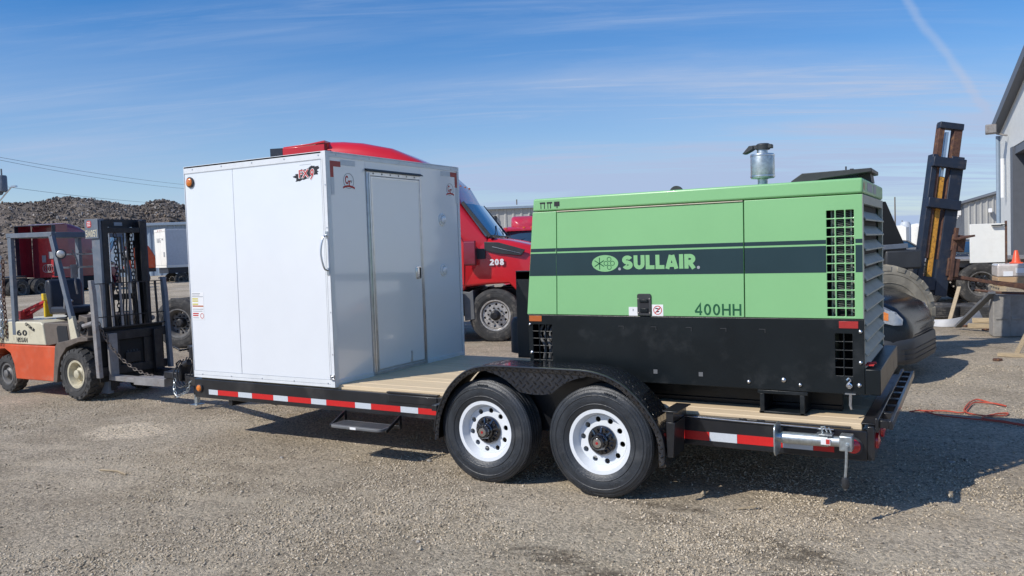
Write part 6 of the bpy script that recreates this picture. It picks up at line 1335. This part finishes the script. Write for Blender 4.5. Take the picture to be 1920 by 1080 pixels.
# ------------------------------------------------------------ rubble hill
def atd(u, v, dep):
    d = Vector(((u-960)/1505.6, -(v-540)/1505.6, -1)); d.rotate(rot.to_quaternion()); return CAMP+d*dep
ridge = [(-520, 392, 150), (-300, 388, 150), (-120, 386, 150), (0, 383, 150), (40, 383, 150), (77, 382, 150), (90, 377, 150), (103, 374, 150), (120, 371, 150), (150, 374, 150), (185, 377, 150), (215, 382, 150), (240, 386, 150), (272, 386, 150), (286, 380, 150), (300, 377, 150), (316, 379, 150), (330, 384, 150), (345, 387, 150), (380, 396, 152), (440, 414, 155), (520, 436, 160), (640, 460, 165), (760, 478, 170)]
RP = smooth_poly([atd(*r) for r in ridge], 6)
def hill():
    nx = len(RP); ns = 46; vs = []
    for i, p in enumerate(RP):
        p = Vector(p); out = Vector((p.x-CAMP.x, p.y-CAMP.y, 0)).normalized()
        for j in range(ns):
            t = -1+2*j/(ns-1)
            z = p.z*(1-abs(t)**1.5) if t < 0 else p.z*(1-t**1.4)
            q = p+out*(t*(38 if t < 0 else 60)); q.z = z
            a = min(1, (1-abs(t))*6) if t < 0 else 1
            nz = mnoise.fractal(Vector((q.x*.12, q.y*.12, 0)), 1, 2, 4)*.7*(1-(abs(t) < .12)*.75)+mnoise.noise(Vector((q.x*.9, q.y*.9, 1)))*.28
            q.z = max(-.5, z+nz*a); q += out*mnoise.noise(Vector((q.x*.2, q.y*.2, 5)))*2*a; vs.append(tuple(q))
    idx = np.arange(nx*ns).reshape(nx, ns); f = np.stack([idx[:-1, :-1], idx[1:, :-1], idx[1:, 1:], idx[:-1, 1:]], -1).reshape(-1, 4)
    me = bpy.data.meshes.new('rubble_hill'); me.from_pydata(vs, [], f.tolist())
    m = mat('rubble_earth', (.19, .155, .125), .95, var=.4, vscale=.35, dirt=(.26, .21, .155), dscale=.12, damt=.7, grain=.5, gscale=2.2, bump=1, bscale=1.5)
    me.materials.append(m); me.update(); o = bpy.data.objects.new('hill', me); link(o); tag(o, kind='structure')
    # chunks of rubble
    b = MB(); r = random.Random(5)
    for k in range(17000):
        i = r.randrange(nx-1); j = r.randrange(3, ns//2+3); a = Vector(vs[i*ns+j]); c = Vector(vs[(i+1)*ns+j]); q = a.lerp(c, r.random())+Vector((r.uniform(-.8, .8), r.uniform(-.8, .8), .05))
        if i < nx*.08: continue
        s = .06+.17*r.random()**3; e = Euler((r.uniform(0, 6), r.uniform(0, 6), r.uniform(0, 6))).to_matrix(); sc = Vector((s*r.uniform(.6, 1.7), s*r.uniform(.5, 1.1), s*r.uniform(.3, .9)))
        P8 = [q+e @ Vector((x*sc.x, y*sc.y, z*sc.z))*r.uniform(.8, 1.1) for x, y, z in ((-1, -1, -1), (1, -1, -1), (1, 1, -1), (-1, 1, -1), (-1, -1, 1), (1, -1, 1), (1, 1, 1), (-1, 1, 1))]
        b.add(P8, [(0, 3, 2, 1), (4, 5, 6, 7), (0, 1, 5, 4), (1, 2, 6, 5), (2, 3, 7, 6), (3, 0, 4, 7)], r.choice((0, 0, 1, 1, 2, 3) if r.random() < .5 else (0, 1, 1)))
    ms = [mat('rubble_dark', (.10, .085, .075), .9), mat('rubble_grey', (.19, .16, .135), .9), mat('rubble_brown', (.25, .19, .135), .9), mat('rubble_pale', (.36, .33, .30), .9)]
    o = b.obj('rubble', ms, None, smooth=0, kind='stuff'); tag(o, 'broken rock and concrete rubble covering the hill', 'rubble')
hill()
# dry grass bank at the hill's foot
b = MB(); r = random.Random(9)
for k in range(2600):
    p = atd(r.uniform(200, 360), 440, r.uniform(112, 124)); s = r.uniform(.2, .6); p.z = r.uniform(.2, 6.6*1)*.9; h = r.uniform(.3, .9)
    b.add([(p.x-s, p.y, p.z), (p.x+s, p.y, p.z), (p.x+r.uniform(-.2, .2), p.y+r.uniform(-.3, .3), p.z+h)], [(0, 1, 2)])
bank = MB(); P1 = [atd(u, 440, 111) for u in (150, 250, 340, 480, 620)]; P2 = [atd(u, 440, 124) for u in (150, 250, 340, 480, 620)]; P3 = [atd(u, 440, 132) for u in (150, 250, 340, 480, 620)]
bank.add([(p.x, p.y, -.2) for p in P1]+[(p.x, p.y, 7.6-(i*.55)) for i, p in enumerate(P2)]+[(p.x, p.y, 7.3-(i*.55)) for i, p in enumerate(P3)], [(i, i+1, i+6, i+5) for i in range(4)]+[(i+5, i+6, i+11, i+10) for i in range(4)])
o = bank.obj('grass_bank', mat('dry_grass', (.27, .215, .135), .95, var=.3, vscale=.8, grain=.4, gscale=3, bump=1, bscale=4), None, smooth=0); tag(o, kind='structure')

# ------------------------------------------------------------ poles, wires, far skyline
up = thing('utility_pole', 'utility pole with grey transformer and lamp arm at the left frame edge', 'utility pole')
pb = atd(-9, 420, 40); b = MB(); b.tube([(pb.x, pb.y, 0), (pb.x, pb.y, 9.6)], [.16, .11], 10); b.obj('pole', 'pole', up)
tr = atd(4, 345, 40); b = MB(); b.lathe([(.20, -.40), (.23, -.36), (.23, .36), (.20, .42), (.05, .44)], tuple(tr), 'z', 16); b.cyl((tr.x, tr.y, tr.z+.42), (tr.x, tr.y, tr.z+.75), .04, seg=6); b.obj('transformer', 'fgrey', up)
a0, a1 = atd(0, 376, 40), atd(22, 350, 40); b = MB(); b.tube([a0, a1], .035, 6); b.bar(tuple(a1), tuple(atd(31, 349, 40)), .16, .08); b.obj('lamp_arm', 'alu', up)
b = MB(); b.tube([atd(3, 363, 40), atd(9, 356, 40), atd(11, 340, 40), atd(5, 332, 40)], .02, 5); b.sphere(tuple(atd(1, 361, 40)), .14, 8); b.obj('drop_wire', 'wire', up)
WG = 'overhead lines at the left'
for k, (p, q, sag) in enumerate((((-60, 284, 38), (420, 352, 70), .25), ((-60, 288, 38), (420, 358, 70), .35), ((-60, 340, 38), (420, 385, 70), .3))):
    A_, B_ = atd(*p), atd(*q); b = MB(); b.tube([A_.lerp(B_, t/16)-Vector((0, 0, sag*4*(t/16)*(1-t/16))) for t in range(17)], .011, 4)
    tag(b.obj('power_line', 'wire', None), ['highest overhead line sagging across the sky at the left', 'middle overhead line across the sky at the left', 'lowest overhead line across the sky at the left'][k], 'power line', WG)
for k, (u, dep, h, lab) in enumerate(((1776, 62, 4.6, 'timber telephone pole just left of the ribbed warehouse'), (1679, 110, 7.0, 'thin far pole left of the leaning mast'), (1692, 150, 4.5, 'short far pole above the parked grey car'), (1788, 90, 3.4, 'short far pole between mast and ribbed warehouse'))):
    p = atd(u, 450, dep); b = MB(); b.tube([(p.x, p.y, -.1), (p.x, p.y, h)], [.11, .08], 8); t_ = b.obj('telephone_pole', 'pole', None); tag(t_, lab, 'pole', 'far poles at the right')
b = MB(); r = random.Random(3)
for k in range(260):
    u = r.uniform(1600, 2100); p = atd(u, 445, r.uniform(260, 300)); s = r.uniform(1.5, 4); h = r.uniform(1.4, 4.2)
    b.sphere((p.x, p.y, h*.4), s, 6, sc=(1, 1, h/s*.6))
o = b.obj('treeline', mat('far_trees', (.075, .075, .06), .9, var=.4, vscale=.3), None, smooth=0, kind='stuff'); tag(o, 'low far-off line of bare trees on the horizon', 'treeline')
r = random.Random(4)
for k, (u, dep, w_, h, m_, lab) in enumerate(((1683, 120, 2.8, 3.2, 'vwhite', 'far pale storage container at the left of the skyline group'), (1698, 126, 1.6, 4.0, 'bluew', 'far slim white tank between containers on the skyline'), (1709, 150, 2.2, 2.0, 'yrust', 'far yellow machine low on the skyline'), (1720, 130, 2.6, 3.6, 'vwhite', 'far white tank close beside the leaning mast'), (1716, 150, 1.3, 1.7, 'mred', 'far small red container beside the mast'), (1786, 100, 2.0, 1.9, 'vwhite', 'far white trailer between the mast and the ribbed warehouse'))):
    p = atd(u, 450, dep); t_ = thing('storage_tank' if 'tank' in lab else 'far_container', lab, 'tank' if 'tank' in lab else 'container', (p.x, p.y, 0), R_(r.uniform(-15, 15)))
    b = MB()
    if 'tank' in lab: b.lathe([(w_/2, 0), (w_/2, h*.85), (w_*.35, h*.95), (.05, h)], (0, 0, 0), 'z', 16)
    else: b.prism([(-w_/2, .2), (w_/2, .2), (w_/2, h*.92), (w_*.3, h), (-w_*.3, h), (-w_/2, h*.92)], 'y', -1, 1)
    b.obj('shell', m_, t_, .03); b = MB(); b.box((-w_*.4, -1.04, 0), (w_*.4, 1.04, .19)); b.obj('base', 'greasy', t_)
